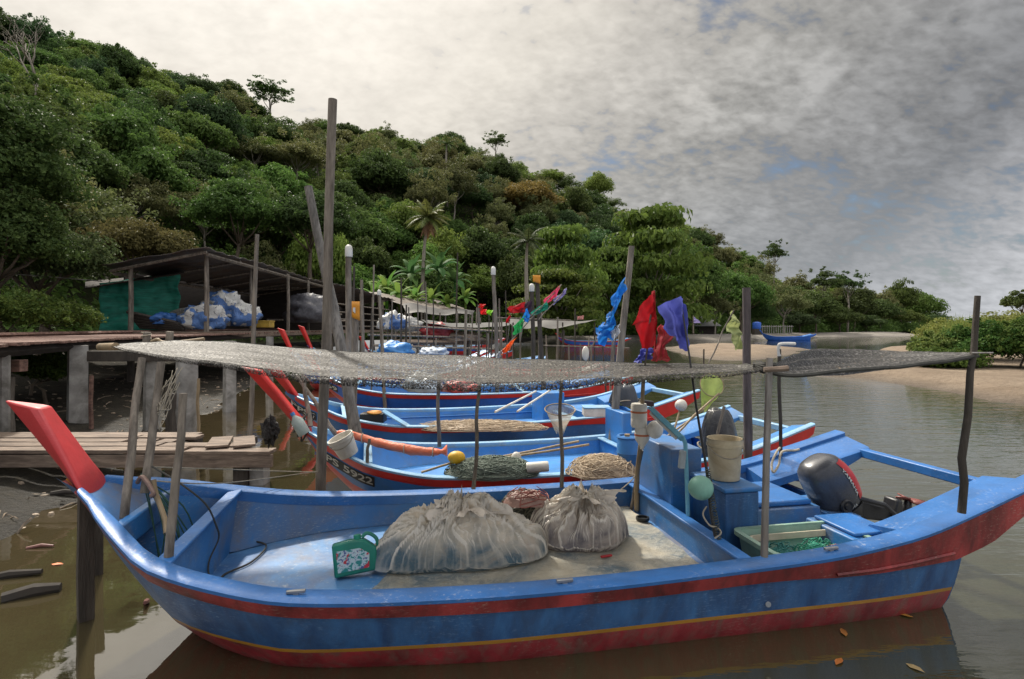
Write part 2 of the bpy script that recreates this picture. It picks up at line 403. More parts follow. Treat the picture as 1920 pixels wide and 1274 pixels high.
def crown_mesh(name, seed, R_, Hc, lobes, per, L, flat=.75, low=-.25, openness=.0, sprd=.55, tiers=None, mat=None, lobe_r=(.30, .48)):
    """crown of leaf clumps; local origin at the crown's centre; R_ radius, Hc half height"""
    r = random.Random(seed); vs = []; fs = []; cent = []
    for i in range(lobes):
        if tiers:
            k = i % tiers; zz = -0.8+1.7*k/(tiers-1); rad = (1-.55*max(0, zz))*r.uniform(.2, .95)
            a = r.uniform(0, 6.283); c = V((math.cos(a)*rad*R_, math.sin(a)*rad*R_, zz*Hc+r.uniform(-.05, .05)*Hc))
        else:
            d = rdir(r); d.z = lerp(d.z, abs(d.z), .7)
            if d.z < low: d.z = low
            rad = r.uniform(.45, .85)
            c = V((d.x*R_*rad, d.y*R_*rad, d.z*Hc*rad))
        lr = R_*r.uniform(*lobe_r)
        if r.random() < openness: continue
        cent.append((c, lr))
        n = int(per*(lr/R_/.4)**2)
        for _ in range(n):
            d = rdir(r)
            if d.z < -.35 and r.random() < .75: d.z = -d.z
            q = r.random()**.25*lr
            bump = 1+.22*mnoise.noise(d*2.3+c)
            p = c+V((d.x*q, d.y*q, d.z*q*flat))*bump
            nn = (d+rdir(r)*sprd+V((0, 0, .25))).normalized()
            s = L*r.uniform(.6, 1.3)
            leaf(vs, fs, p, nn, s, s*r.uniform(.4, .65), r)
    for i in range(int(lobes*.9) if not tiers else lobes//3):           # loose sprays that break up the outline
        d = rdir(r); d.z = lerp(d.z, abs(d.z), .5); rad = r.uniform(.75, 1.18); c = V((d.x*R_*rad, d.y*R_*rad, d.z*Hc*rad)); lr = R_*r.uniform(.09, .19)
        for _ in range(int(per*.16)):
            e = rdir(r); q_ = lr*r.random()**.45; p = c+V((e.x*q_, e.y*q_, e.z*q_*.8)); s = L*r.uniform(.55, 1.1)
            leaf(vs, fs, p, (e+rdir(r)*.8+V((0, 0, .3))).normalized(), s, s*r.uniform(.4, .65), r)
    me = bpy.data.meshes.new(name); me.from_pydata(vs, [], fs); me.update()
    if mat: me.materials.append(mat)
    return me, cent
def trunk_mesh(name, cent, Hc, h, r0, mat, seed=0, bend=.3):
    """trunk from the ground (z=-h below crown centre) with limbs to some of the clumps"""
    r = random.Random(seed); mb = MB()
    top = V((r.uniform(-bend, bend), r.uniform(-bend, bend), -Hc*.25))
    mid = V((r.uniform(-bend, bend), r.uniform(-bend, bend), lerp(-h, top.z, .55)))
    mb.tube([V((0, 0, -h-.6)), lerp(V((0, 0, -h)), mid, .4), mid, top], [r0*1.5, r0*1.1, r0*.85, r0*.55], 8)
    for c, lr in cent[:9]:
        b = lerp(mid, top, r.uniform(.2, 1)); m_ = lerp(b, c, .55)+V((0, 0, -.08*(c-b).length))
        mb.tube([b, m_, c], [r0*.45, r0*.3, r0*.12], 5)
    me = bpy.data.meshes.new(name); me.from_pydata(mb.v, [], mb.f); me.update(); me.materials.append(mat)
    me.polygons.foreach_set('use_smooth', [True]*len(me.polygons)); return me
bark = pmat('bark', (.11, .085, .06), .8, .4, 4, (4, 4, 1), bump=.5, bscale=12)
barkp = pmat('pale_bark', (.26, .23, .19), .8, .3, 4, (4, 4, 1), bump=.3, bscale=12)
KINDS = {}
def kind(key, look, mat, variants, R_, Hc, trunk_h, r0, bk, **kw):
    lst = []
    for k in range(variants):
        me, ce = crown_mesh('crown', hash(key) % 1 + k*17+len(KINDS)*101+3, R_, Hc, mat=mat, **kw)
        lst.append((me, trunk_mesh('trunk', ce, Hc, trunk_h, r0, bk, k+5)))
    KINDS[key] = dict(look=look, v=lst, h=trunk_h, top=Hc, R=R_)
LM = dict(
    dark=leaf_mat('leaf_dark', (.034, .060, .016), (.082, .125, .032), .4),
    mid=leaf_mat('leaf_mid', (.056, .098, .020), (.12, .18, .038), .4),
    bright=leaf_mat('leaf_bright', (.078, .14, .024), (.16, .23, .045), .4),
    olive=leaf_mat('leaf_olive', (.065, .080, .026), (.14, .145, .055), .4),
    yellow=leaf_mat('leaf_yellow', (.06, .105, .018), (.13, .19, .034), .4),
    brown=leaf_mat('leaf_brown', (.11, .075, .022), (.22, .13, .04), .4),
    blue=leaf_mat('leaf_bluegreen', (.03, .060, .022), (.068, .118, .04), .4),
)
kind('dark', 'dark round-crowned', LM['dark'], 2, 5.0, 4.2, 5.2, .2, bark, lobes=38, per=280, L=.50, low=-.7)
kind('mid', 'mid green', LM['mid'], 2, 4.8, 4.0, 5.0, .18, bark, lobes=36, per=280, L=.48, low=-.7)
kind('bright', 'fresh green', LM['bright'], 2, 4.4, 3.7, 4.6, .16, bark, lobes=34, per=260, L=.46, low=-.7)
kind('olive', 'olive', LM['olive'], 2, 4.6, 4.6, 6.0, .16, barkp, lobes=42, per=200, L=.42, openness=.1, lobe_r=(.2, .36), low=-.6)
kind('yellow', 'yellow-green tiered', LM['yellow'], 1, 5.0, 3.6, 4.6, .2, barkp, lobes=60, per=130, L=.55, tiers=5, flat=.35)
kind('brown', 'rusty brown', LM['brown'], 1, 5.0, 4.2, 5.4, .2, bark, lobes=36, per=260, L=.46, low=-.6)
kind('blue', 'deep green broad', LM['blue'], 2, 5.2, 4.0, 5.0, .2, bark, lobes=38, per=280, L=.50, low=-.7)
kind('tall', 'thin airy', LM['dark'], 2, 3.0, 3.4, 9.5, .15, barkp, lobes=38, per=130, L=.40, openness=.1, flat=.6, lobe_r=(.16, .32), low=-.6)
TREES = []
def place_tree(key, base, sc=1.0, sz=None, rz=None, var=None):
    K = KINDS[key]; cm, tm = K['v'][rnd.randrange(len(K['v'])) if var is None else var]
    sz = sz or sc
    e = bpy.data.objects.new('forest_tree', None); C.objects.link(e); e.location = base; e.empty_display_size = .1
    e.rotation_euler = (0, 0, rnd.uniform(0, 6.28) if rz is None else rz); e.scale = (sc, sc, sz)
    c = bpy.data.objects.new('crown', cm); C.objects.link(c); c.parent = e; c.location = (0, 0, K['h'])
    k = bpy.data.objects.new('trunk', tm); C.objects.link(k); k.parent = e; k.location = (0, 0, K['h'])
    ORG[e.name] = V(base); TREES.append((e, key, K['h']*sz, K['R']*sc, sz)); return e
taken = []
def free(p, d):
    for q, dd in taken:
        if (p-q).length < (d+dd)*.5: return False
    return True
def tree_at(px, pyt, Y, key, wpx, var=None):
    """a tree at depth Y whose top reaches the direction (px,pyt) and whose crown spans wpx"""
    x = (px-960)/F*Y; zb = hill_z(x, Y); K = KINDS[key]
    sc = wpx/F*Y/2/K['R']/1.05; zt = H+(HY-pyt)/F*Y
    sz = max(.35*sc, (zt-zb)/(K['h']+K['top']))
    taken.append((V((x, Y, 0)), 5.2*sc)); return place_tree(key, V((x, Y, zb-.2)), sc, sz, var=var)
for a in [(1050, 432, 72, 'yellow', 150), (1045, 512, 66, 'yellow', 170), (1215, 402, 84, 'yellow', 200), (1160, 470, 80, 'yellow', 130), (985, 338, 118, 'brown', 135),
          (905, 430, 84, 'dark', 120), (1130, 420, 100, 'blue', 150), (715, 290, 100, 'dark', 150), (790, 310, 104, 'blue', 110), (850, 300, 106, 'olive', 100),
          (375, 212, 100, 'olive', 110), (430, 350, 62, 'mid', 150), (520, 365, 62, 'dark', 140), (560, 250, 96, 'olive', 130), (480, 255, 92, 'olive', 120), (600, 400, 60, 'bright', 110),
          (505, 150, 142, 'tall', 95), (728, 232, 150, 'olive', 50), (655, 236, 148, 'dark', 80), (930, 245, 156, 'tall', 50),
          (1452, 448, 168, 'tall', 50), (1120, 322, 160, 'bright', 55), (1545, 500, 150, 'tall', 70), (1588, 504, 152, 'tall', 70), (1690, 530, 205, 'mid', 60), (1725, 548, 215, 'bright', 75),
          (1470, 530, 118, 'olive', 100), (1390, 500, 112, 'mid', 110), (1300, 470, 100, 'mid', 110), (1340, 540, 102, 'olive', 90), (1260, 530, 90, 'olive', 100), (1530, 545, 135, 'dark', 90), (1600, 540, 160, 'dark', 90), (1650, 560, 178, 'dark', 70), (1690, 575, 196, 'mid', 70), (1745, 585, 225, 'dark', 60),
          (1420, 560, 115, 'dark', 70), (1575, 575, 148, 'dark', 80), (1500, 585, 130, 'blue', 70), (1625, 590, 166, 'dark', 70),
          (240, 400, 44, 'brown', 150), (310, 430, 46, 'olive', 120), (120, 330, 40, 'dark', 200), (250, 290, 60, 'blue', 150)]:
    tree_at(*a)
r2 = random.Random(11)
NT_ = 0; tries = 0; PL = []
while NT_ < 720 and tries < 90000:
    tries += 1
    px = r2.uniform(-60, 1740); yf, yr = sinterp(px, HPX, HYF), sinterp(px, HPX, HYR)
    Y = lerp(yf+1, yr+2, r2.random()**.75)
    x = (px-960)/F*Y; p = V((x, Y, 0)); d = 5.0*lerp(.72, 1.05, min(1, Y/120))
    if not free(p, d): continue
    tt = (Y-yf)/(yr-yf)
    g = nz(x*.02+3, Y*.02, 1)+r2.uniform(-.5, .5)
    if px < 420 and tt > .35: key = r2.choice(['bright', 'mid', 'blue', 'mid', 'dark'])
    elif g > .35: key = 'bright'
    elif g > .05: key = 'mid'
    elif g > -.15: key = 'dark'
    elif g > -.4: key = r2.choice(['blue', 'olive', 'dark', 'mid'])
    else: key = 'olive'
    sc = r2.uniform(.55, .98)*lerp(.85, 1.05, min(1, Y/120)); taken.append((p, d))
    PL.append((key, V((x, Y, hill_z(x, Y)-.3)), sc, sc*(r2.uniform(.8, 1.3) if tt < .75 else r2.uniform(.7, .95)))); NT_ += 1
PL.sort(key=lambda a: -a[2]/a[1].y*(1 if -40 < 960+F*a[1].x/a[1].y < 1800 else .2))
for a in PL[:236]: place_tree(*a)
# the many smaller crowns beyond the largest ones: one mass of woods
import numpy as np
allv = []; allf = []; mats_ = []; off = 0
small = {}
for key in LM:
    small[key] = crown_mesh('c', len(key)*7+3, KINDS[key]['R'], KINDS[key]['top'], 26, 95, .62, low=-.6)[0]
keys = list(LM)
for key, base, sc, sz in PL[236:]:
    me = small[key]; n = len(me.vertices); co = np.empty(n*3); me.vertices.foreach_get('co', co); co = co.reshape(-1, 3)
    a_ = rnd.uniform(0, 6.28); ca, sa = math.cos(a_), math.sin(a_); K = KINDS[key]
    co = np.stack([(co[:, 0]*ca-co[:, 1]*sa)*sc+base.x, (co[:, 0]*sa+co[:, 1]*ca)*sc+base.y, (co[:, 2]+K['h'])*sz+base.z], 1)
    allv.append(co); nf = len(me.polygons); allf.append(np.arange(n).reshape(-1, 4)+off); mats_.append(np.full(nf, keys.index(key))); off += n
if allv:
    vv_ = np.concatenate(allv); ff_ = np.concatenate(allf); me = bpy.data.meshes.new('forest'); me.vertices.add(len(vv_)); me.vertices.foreach_set('co', vv_.ravel())
    me.loops.add(ff_.size); me.loops.foreach_set('vertex_index', ff_.ravel().astype(np.int32)); me.polygons.add(len(ff_)); me.polygons.foreach_set('loop_start', np.arange(0, ff_.size, 4, dtype=np.int32))
    for k_ in keys: me.materials.append(LM[k_])
    me.polygons.foreach_set('material_index', np.concatenate(mats_).astype(np.int32)); me.update(calc_edges=True); me.validate()
    o = bpy.data.objects.new('forest', me); C.objects.link(o); tag(o, 'far mass of small tree crowns filling the upper hillside', 'forest', kind='stuff')
print('forest trees', len(PL), len(TREES), tries)
# undergrowth over the whole slope (a mass nobody could count)
vs = []; fs = []; r = random.Random(5)
for _i in range(11000):
    px = r.uniform(-150, 1800) if _i < 9000 else r.uniform(1180, 1800); yf, yr = sinterp(px, HPX, HYF), sinterp(px, HPX, HYR)
    Y = lerp(yf-3, yr+4, r.random()**.9); x = (px-960)/F*Y; c = V((x, Y, hill_z(x, Y)+.2)); hh = r.uniform(.8, 2.4)
    if _i >= 9000: Y = lerp(yf-5, yf+5, r.random()); x = (px-960)/F*Y; hh = r.uniform(1.5, 4.5); c = V((x, Y, max(.6, hill_z(x, Y))))
    for k in range(14):
        d = rdir(r); d.z = abs(d.z); p = c+V((d.x*1.6, d.y*1.6, d.z*hh)); s = r.uniform(.35, .75)
        leaf(vs, fs, p, (d+rdir(r)*.5).normalized(), s, s*.55, r)
me = bpy.data.meshes.new('undergrowth'); me.from_pydata(vs, [], fs); me.materials.append(LM['mid'])
o = bpy.data.objects.new('undergrowth', me); C.objects.link(o)
tag(o, 'tangled green undergrowth between the trees on the hillside', 'undergrowth', kind='stuff')
# ------------------------------------------------------------------ boats
BS = [0, .15, .3, .5, .7, .9, 1.1, 1.5, 1.9, 2.7, 3.5, 4.3, 5.1, 5.5, 5.9, 6.3, 6.7, 6.95]
BW = [.05, .08, .10, .19, .43, .63, .79, .92, 1.0, 1.04, 1.05, 1.04, 1.04, 1.04, 1.03, 1.01, .985, .97]
BZ = [1.2, 1.13, 1.05, .96, .875, .785, .70, .60, .54, .5, .49, .50, .53, .57, .63, .73, .84, .91]
KS = [0, .2, .39, .55, .755, .97, 1.16, 1.5, 2.2, 5.5, 6.3, 7]
KZ = [1.42, 1.16, .915, .64, .385, .165, .0, -.14, -.22, -.2, -.16, -.15]
def paint(name, col, **k):
    d = dict(rough=.42, var=.16, scale=2.2, grime=tuple(c*.35+.02 for c in col), gscale=3.5, gamt=.45, scuff=(.42, .45, .5), samt=.5, bump=.12, bscale=22)
    d.update(k); return pmat(name, col, **d)
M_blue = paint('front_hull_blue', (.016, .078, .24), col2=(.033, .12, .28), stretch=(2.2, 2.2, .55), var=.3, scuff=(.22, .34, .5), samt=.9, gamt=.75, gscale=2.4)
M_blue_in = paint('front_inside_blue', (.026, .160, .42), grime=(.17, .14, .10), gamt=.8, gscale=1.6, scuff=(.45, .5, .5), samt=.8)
M_deck = paint('worn_deck_blue', (.038, .155, .41), col2=(.085, .24, .48), var=.25, grime=(.24, .18, .12), gscale=1.3, gamt=.9, scuff=(.55, .6, .6), samt=.8)
M_cap = paint('front_gunwale_blue', (.024, .138, .40), samt=.7)
M_maroon = paint('maroon_band', (.15, .012, .014), grime=(.04, .012, .012), gamt=.8, scuff=(.42, .30, .24), samt=1.0, var=.45, col2=(.26, .03, .03), stretch=(1.5, 1.5, .6), rough=.55)
M_prow = paint('prow_red', (.52, .045, .05), scuff=(.6, .2, .2), samt=.3, gamt=.35)
M_yel = paint('stripe_yellow', (.42, .20, .02))
M_botred = paint('bottom_red', (.26, .022, .03), grime=(.14, .10, .075), gamt=.85, gscale=5, scuff=(.40, .28, .24), samt=1.0, var=.45, stretch=(2, 2, .5))
M_blue2 = paint('mid_hull_blue', (.035, .165, .45), scuff=(.3, .45, .55), samt=.8, grime=(.06, .14, .2))
M_blue2i = paint('mid_inside_blue', (.034, .195, .50), grime=(.12, .14, .14), gamt=.5)
M_cap2 = paint('pale_gunwale', (.20, .40, .60), scuff=(.7, .7, .65), samt=.9, grime=(.25, .25, .22), gamt=.5)
M_red2 = paint('bright_red_band', (.58, .026, .022), scuff=(.55, .25, .2), samt=.6)
M_blue3 = paint('deep_hull_blue', (.015, .12, .52))
M_blk = pmat('plate_black', (.012, .012, .012), .6, .2)
M_white = pmat('white_lettering', (.55, .55, .5), .6, .15, 8, grime=(.2, .18, .15), gamt=.5)
M_greyw = pmat('white_plastic', (.62, .60, .54), .5, .12, 6, grime=(.25, .2, .14), gscale=5, gamt=.55)

class Boat:
    def __init__(b, x, y, ang, kl=1, kb=1, kz=1, dz=0):
        b.o = V((x, y, 0)); b.u = V((math.cos(ang), math.sin(ang), 0)); b.v = V((-math.sin(ang), math.cos(ang), 0))
        b.kl, b.kb, b.kz, b.dz = kl, kb, kz, dz; b.band = .13 if ang < .2 and dz == 0 and kl == 1 else .175; b.ang = ang
    def L(b, s, y, z): return b.o+b.u*(s*b.kl)+b.v*(y*b.kb)+V((0, 0, z))
    def w(b, s): return sinterp(s, BS, BW)
    def zs(b, s): return .5+(sinterp(s, BS, BZ)-.5)*b.kz+b.dz
    def zk(b, s):
        z = sinterp(s, KS, KZ)
        return z if z < 0 else min(z*b.kz, b.zs(s)-.05)
    def zb(b, s):                      # underside of the red band
        z = b.zs(s)-.115
        if s > 4.6: z = lerp(z, interp(s, [4.6, 5.5, 6.2, 6.5, 6.95], [.385, .375, .40, .50, .74])+b.dz, min(1, (s-4.6)/.6))
        return max(z, lerp(b.zk(s), b.zs(s), .45))
    def p(b, s): return interp(s, [0, .6, 1.2, 1.8, 3, 6, 7], [.75, .62, .48, .30, .18, .12, .12])
    def y(b, s, z):
        zk, zs = b.zk(s), b.zs(s)
        return b.w(s)*max(0.0, min(1.2, (z-zk)/(zs-zk)))**b.p(s)
    def hp(b, s, z, side=-1, off=0.0): return b.L(s, side*(b.y(s, z)+off), z)

def build_boat(label, B, mats, group, deck_z=.28, bulk=(.78, 1.15, 4.65), aft=True, plate=None, detail=True, ext=(0, 0), stripe=True, inner_ledge=False):
    """mats: hull, inside, cap, band, prow, stripe, bottom"""
    mh, mi, mc, mbnd, mp, mst, mbt = mats
    T = thing('fishing_boat', label, 'boat', B.L(3.4, 0, 0), group)
    E_ = 6.25
    ss = [.3+(E_-.3)*(i/44)**1.0 for i in range(45)]
    def rows(s):
        zk, zs, zb = B.zk(s), B.zs(s), B.zb(s)
        rise = .11*max(0, 1.9-s)**1.3
        zy = max(.185+rise, lerp(zk, zb, .42)) if zk > -.1 else .185+rise
        zy = min(zy, lerp(zk, zb, .8)); zr = zy-min(.028, .2*(zb-zk)+.001)
        r = [zs, lerp(zs, zb, .5), zb]
        r += [lerp(zb, zy, k/4) for k in (1, 2, 3, 4)]+[zr]
        r += [lerp(zr, zk, k) for k in (.25, .5, .7, .85, .94, 1.0)]
        return r
    def rk(s, z, side):                # the stern rakes forward towards the keel
        p = B.hp(s, z, side); return p-B.u*(max(0, s-5.2)/.95)**2*0
    hb = MB()
    for side in (-1, 1):
        for i in range(len(ss)-1):
            ra, rb = rows(ss[i]), rows(ss[i+1])
            for k in range(len(ra)-1):
                hb.mi = 0 if k < 6 else (1 if k == 6 else 2)
                if not stripe and k == 6: hb.mi = 2
                q = [rk(ss[i], ra[k], side), rk(ss[i+1], rb[k], side), rk(ss[i+1], rb[k+1], side), rk(ss[i], ra[k+1], side)]
                hb.add(q if side > 0 else q[::-1], [(0, 1, 2, 3)])
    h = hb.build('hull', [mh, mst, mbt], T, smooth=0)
    bm = bmesh.new(); bm.from_mesh(h.data); bmesh.ops.remove_doubles(bm, verts=bm.verts, dist=.0008); bm.to_mesh(h.data); bm.free()
    h.data.polygons.foreach_set('use_smooth', [True]*len(h.data.polygons)); h.data.set_sharp_from_angle(angle=R(50))
    # transom (lower at the middle for the motor)
    tb = MB()
    def tf(u, v):
        yy = lerp(-1, 1, u); top = B.zb(E_)+(.02 if abs(yy) > .45 else -.02)
        zk = B.zk(E_); z = lerp(zk, top, v)
        return B.L(E_, yy*(B.y(E_, z)-.01), z)-B.u*max(0, min(1.6, (.36-z)/.36))*.0
    tb.grid(tf, 9, 6); tb.build('transom', mh, T, smooth=0, solid=.05)
    # red rubbing band down each side
    def ybs(s): return lerp(B.y(E_, B.zb(E_)), B.w(s)-.03, min(1, (s-E_)/.3)) if s > E_ else B.y(s, B.zb(s))
    bb = MB(); sb = [.44+(6.95-.44)*i/60 for i in range(61)]
    for side in (-1, 1):
        sec = []
        for s in sb:
            zs, zb = B.zs(s)-.012, B.zb(s); ys, yb = B.y(s, zs), B.y(s, zb) if s < E_ else B.w(s)-.02
            if s >= E_: yb = ybs(s); ys = B.w(s)
            o = .022
            sec.append([B.L(s, side*(ys-.01), zs), B.L(s, side*(ys+o), zs-.01), B.L(s, side*(lerp(ys, yb, .5)+o), lerp(zs, zb, .5)), B.L(s, side*(yb+o), zb+.012), B.L(s, side*(yb-.01), zb)])
        bb.grid(lambda u, v: sec[int(round(u*60))][int(round(v*4))], 61, 5)
        if detail:                     # a thin moulding low on the stern quarter
            bb.tube([B.L(s, side*(lerp(B.y(s, B.zb(s)), B.w(s), .25)+.025), lerp(B.zb(s), B.zs(s), .24)) for s in (5.2, 5.5, 5.8, 6.15)], .012, 5)
    bb.build('rub_band', mbnd, T, smooth=35)
    # gunwale cap
    gb = MB()
    sg = [.47+(6.95-.47)*i/60 for i in range(61)]
    for side in (-1, 1):
        sec = []
        for s in sg:
            w, z = B.w(s), B.zs(s); cw = (.13 if mc is M_cap else .075)*min(1, w/.5)
            sec.append([B.L(s, side*(w-cw), z-.07), B.L(s, side*(w-cw), z+.006), B.L(s, side*(w-cw+.015), z+.014), B.L(s, side*(w+.006), z+.014), B.L(s, side*(w+.026), z+.002), B.L(s, side*(w+.02), z-.02)])
        gb.grid(lambda u, v: sec[int(round(u*60))][int(round(v*5))], 61, 6)
    gb.build('gunwale', mc, T, smooth=50)
    # inside lining and floors
    def zf(s):
        return max(deck_z if bulk[1] < s < bulk[2] else (deck_z-.12 if s >= bulk[2] else .30), B.zk(s)+.09)
    lb = MB()
    sl_ = [.5+(E_-.05-.5)*i/56 for i in range(57)]
    for side in (-1, 1):
        sec = []
        for s in sl_:
            z0 = B.zs(s)-.04; y0 = B.w(s)-.115*min(1, B.w(s)/.5); z1 = zf(s); y1 = min(y0-.01, B.y(s, z1)-.09)
            sec.append([B.L(s, side*lerp(y0, y1, k**1.5), lerp(z0, z1, k)) for k in (0, .35, .7, 1)])
        lb.grid(lambda u, v: sec[int(round(u*56))][int(round(v*3))], 57, 4)
    if inner_ledge:
        for side in (1,):
            lb.tube([B.L(s, side*(B.w(s)-.15), lerp(B.zs(s), zf(s), .5)) for s in (1.3, 2, 3, 4, 4.6)], .014, 5)
    lb.build('inner_lining', mi, T, smooth=60)
    fb = MB()
    for a, e in ((.6, bulk[1]), (bulk[1], bulk[2]), (bulk[2], E_-.04)):
        n = 12
        def ff(u, v, a=a, e=e):
            s = lerp(a+.005, e-.005, u); z = zf((s if u not in (0, 1) else s)); yy = B.y(s, z)-.10
            return B.L(s, lerp(-1, 1, v)*min(yy, B.w(s)-.13), z+.012*math.cos(lerp(-1, 1, v)*1.5))
        fb.grid(ff, n, 9)
    fb.build('deck', M_deck if mc is M_cap else mi, T, smooth=30)
    # foredeck dish
    db = MB()
    def df(u, v):
        s = lerp(.40, bulk[0], u); yy = lerp(-1, 1, v)*(B.w(s)-.05)
        return B.L(s, yy, B.zs(s)-.012-.16*u**1.2*(1-.8*abs(lerp(-1, 1, v))**2.5))
    db.grid(df, 10, 11); db.build('foredeck', mi, T, smooth=60)
    # thwart and bulkheads
    for s, th, top, bot in ((bulk[0], .07, -.03, .16), (bulk[1], .05, -.02, None), (bulk[2], .05, -.03, None)):
        b = MB(); w = B.w(s)-.11
        zt = B.zs(s)+top; zb_ = zt-bot if bot else max(zf(s)-.12, B.zk(s)+.05)
        wb = min(w, B.y(s, zb_+.02)-.05)
        for side in (0,):
            b.hexa([B.L(s-th/2/B.kl, -wb, zb_), B.L(s+th/2/B.kl, -wb, zb_), B.L(s+th/2/B.kl, wb, zb_), B.L(s-th/2/B.kl, wb, zb_),
                    B.L(s-th/2/B.kl, -w, zt), B.L(s+th/2/B.kl, -w, zt), B.L(s+th/2/B.kl, w, zt), B.L(s-th/2/B.kl, w, zt)])
        b.build('thwart' if bot else 'bulkhead', mi, T, bevel=.012)
        if not bot:
            c = MB(); c.hexa([B.L(s-.05, -w-.01, zt+.002), B.L(s+.05, -w-.01, zt+.002), B.L(s+.05, w+.01, zt+.002), B.L(s-.05, w+.01, zt+.002),
                              B.L(s-.05, -w-.01, zt+.028), B.L(s+.05, -w-.01, zt+.028), B.L(s+.05, w+.01, zt+.028), B.L(s-.05, w+.01, zt+.028)])
            c.build('rail', mc, T, bevel=.008)
    # prow
    pb = MB(); rings = []
    for k, (f, zf_, a, za, hw) in enumerate([(.60, .68, .53, .76, .06), (.40, .92, .475, .985, .155), (.28, 1.10, .41, 1.10, .125), (.13, 1.31, .30, 1.30, .095), (-.03, 1.535, .195, 1.485, .07)]):
        zf_ = .5+(zf_-.5)*B.kz+B.dz; za = .5+(za-.5)*B.kz+B.dz
        f += ext[0]*max(0, k-1)/3; a += ext[0]*max(0, k-1)/3; zf_ += ext[1]*max(0, k-1)/3; za += ext[1]*max(0, k-1)/3
        m1, m2 = lerp(f, a, .35), lerp(f, a, .8); zm1, zm2 = lerp(zf_, za, .35), lerp(zf_, za, .8)
        rings.append([B.L(f, -.018, zf_), B.L(m1, -hw*.62, zm1), B.L(m2, -hw*1.02, zm2), B.L(a, -hw*.93, za), B.L(a, hw*.93, za), B.L(m2, hw*1.02, zm2), B.L(m1, hw*.62, zm1), B.L(f, .018, zf_)])
    vs = [p for r_ in rings for p in r_]; fs = [(i*8+j, i*8+(j+1) % 8, i*8+8+(j+1) % 8, i*8+8+j) for i in range(4) for j in range(8)]+[tuple(range(32, 40))]
    pb.add(vs, fs); pb.build('prow', mp, T, smooth=30, bevel=.012)
    if aft:
        for side in (-1, 1):
            wb = MB(); sec = []
            for s in [5.86+(6.95-5.86)*i/10 for i in range(11)]:
                w, zs = B.w(s), B.zs(s); zb_ = B.zb(s) if s > E_ else B.zs(s)-.2
                wi = w-.44
                sec.append([B.L(s, side*(w-.02), zs-.004), B.L(s, side*(wi+.02), zs-.075), B.L(s, side*wi, zs-.09), B.L(s, side*wi, max(zb_+.04, zs-.22)), B.L(s, side*((ybs(s) if s > E_ else B.y(s, zb_))-.04), zb_+.015)])
            vs = [p for r_ in sec for p in r_]; fs = [(i*5+j, i*5+(j+1) % 5, i*5+5+(j+1) % 5, i*5+5+j) for i in range(10) for j in range(5)]+[(4, 3, 2, 1, 0), tuple(50+j for j in range(5))]
            wb.add(vs, fs); wb.build('side_deck', mc if mc is M_cap else mi, T, smooth=30)
        cb = MB(); s = 6.9; z = B.zs(s)
        cb.hexa([B.L(s-.045, -.58, z-.16), B.L(s+.045, -.58, z-.16), B.L(s+.045, .58, z-.16), B.L(s-.045, .58, z-.16), B.L(s-.045, -.58, z-.08), B.L(s+.045, -.58, z-.08), B.L(s+.045, .58, z-.08), B.L(s-.045, .58, z-.08)])
        cb.build('stern_crossbar', mc, T, bevel=.01)
    if plate:
        s0, s1, txt, hgt, drop = plate
        npb = MB()
        def pf(u, v):
            s = lerp(s0, s1, u); z = B.zb(s)-drop-hgt*v; return B.hp(s, z, -1, .008)
        npb.grid(pf, 14, 5); pl_ = npb.build('number_plate', M_blk, T, smooth=60)
        vs, fs = text_mesh(txt, 1.0); mx = max(abs(p.x) for p in vs)*1.06; my = max(abs(p.y) for p in vs)*1.3
        vs = [B.hp(lerp(s0, s1, .5+p.x/mx*.5), B.zb(lerp(s0, s1, .5+p.x/mx*.5))-drop-hgt*(.5-p.y/my*.5), -1, .014) for p in vs]
        lt = MB(); lt.add(vs, fs); lt.build('lettering', M_white, pl_, smooth=0)
    return T

FB = Boat(-3.22, 3.6, R(11.2))
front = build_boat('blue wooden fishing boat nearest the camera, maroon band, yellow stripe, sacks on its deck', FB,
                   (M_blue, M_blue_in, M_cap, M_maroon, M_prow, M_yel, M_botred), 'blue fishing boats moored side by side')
B2 = Boat(-2.681, 6.154, .255, .924, .879, .923, -.074)
boat2 = build_boat('pale blue fishing boat with red band and plate PPS 5922, second from the camera', B2,
                   (M_blue2, M_blue2i, M_cap2, M_red2, M_red2, M_red2, M_red2), 'blue fishing boats moored side by side', deck_z=.22, stripe=False, plate=(.56, 1.22, 'PPS 5922', .125, .012), ext=(-.26, .2))
B3 = Boat(-3.853, 8.677, .319, 1.054, .932, .954, -.018)
boat3 = build_boat('blue fishing boat with red band, plate beginning PPS4, third from the camera', B3,
                   (M_blue2, M_blue2i, M_cap2, M_red2, M_red2, M_red2, M_red2), 'blue fishing boats moored side by side', deck_z=.24, stripe=False, plate=(.36, .74, 'PPS4', .13, .02), inner_ledge=True)
B4 = Boat(-4.95, 13.1, .153, 1.12, .95, .87, .0)
boat4 = build_boat('deep blue fishing boat with thin red band and plate ending 69, fourth from the camera', B4,
                   (M_blue3, M_blue2i, M_cap2, M_red2, M_red2, M_red2, M_red2), 'blue fishing boats moored side by side', stripe=False, plate=(.54, .80, '69', .14, .03))
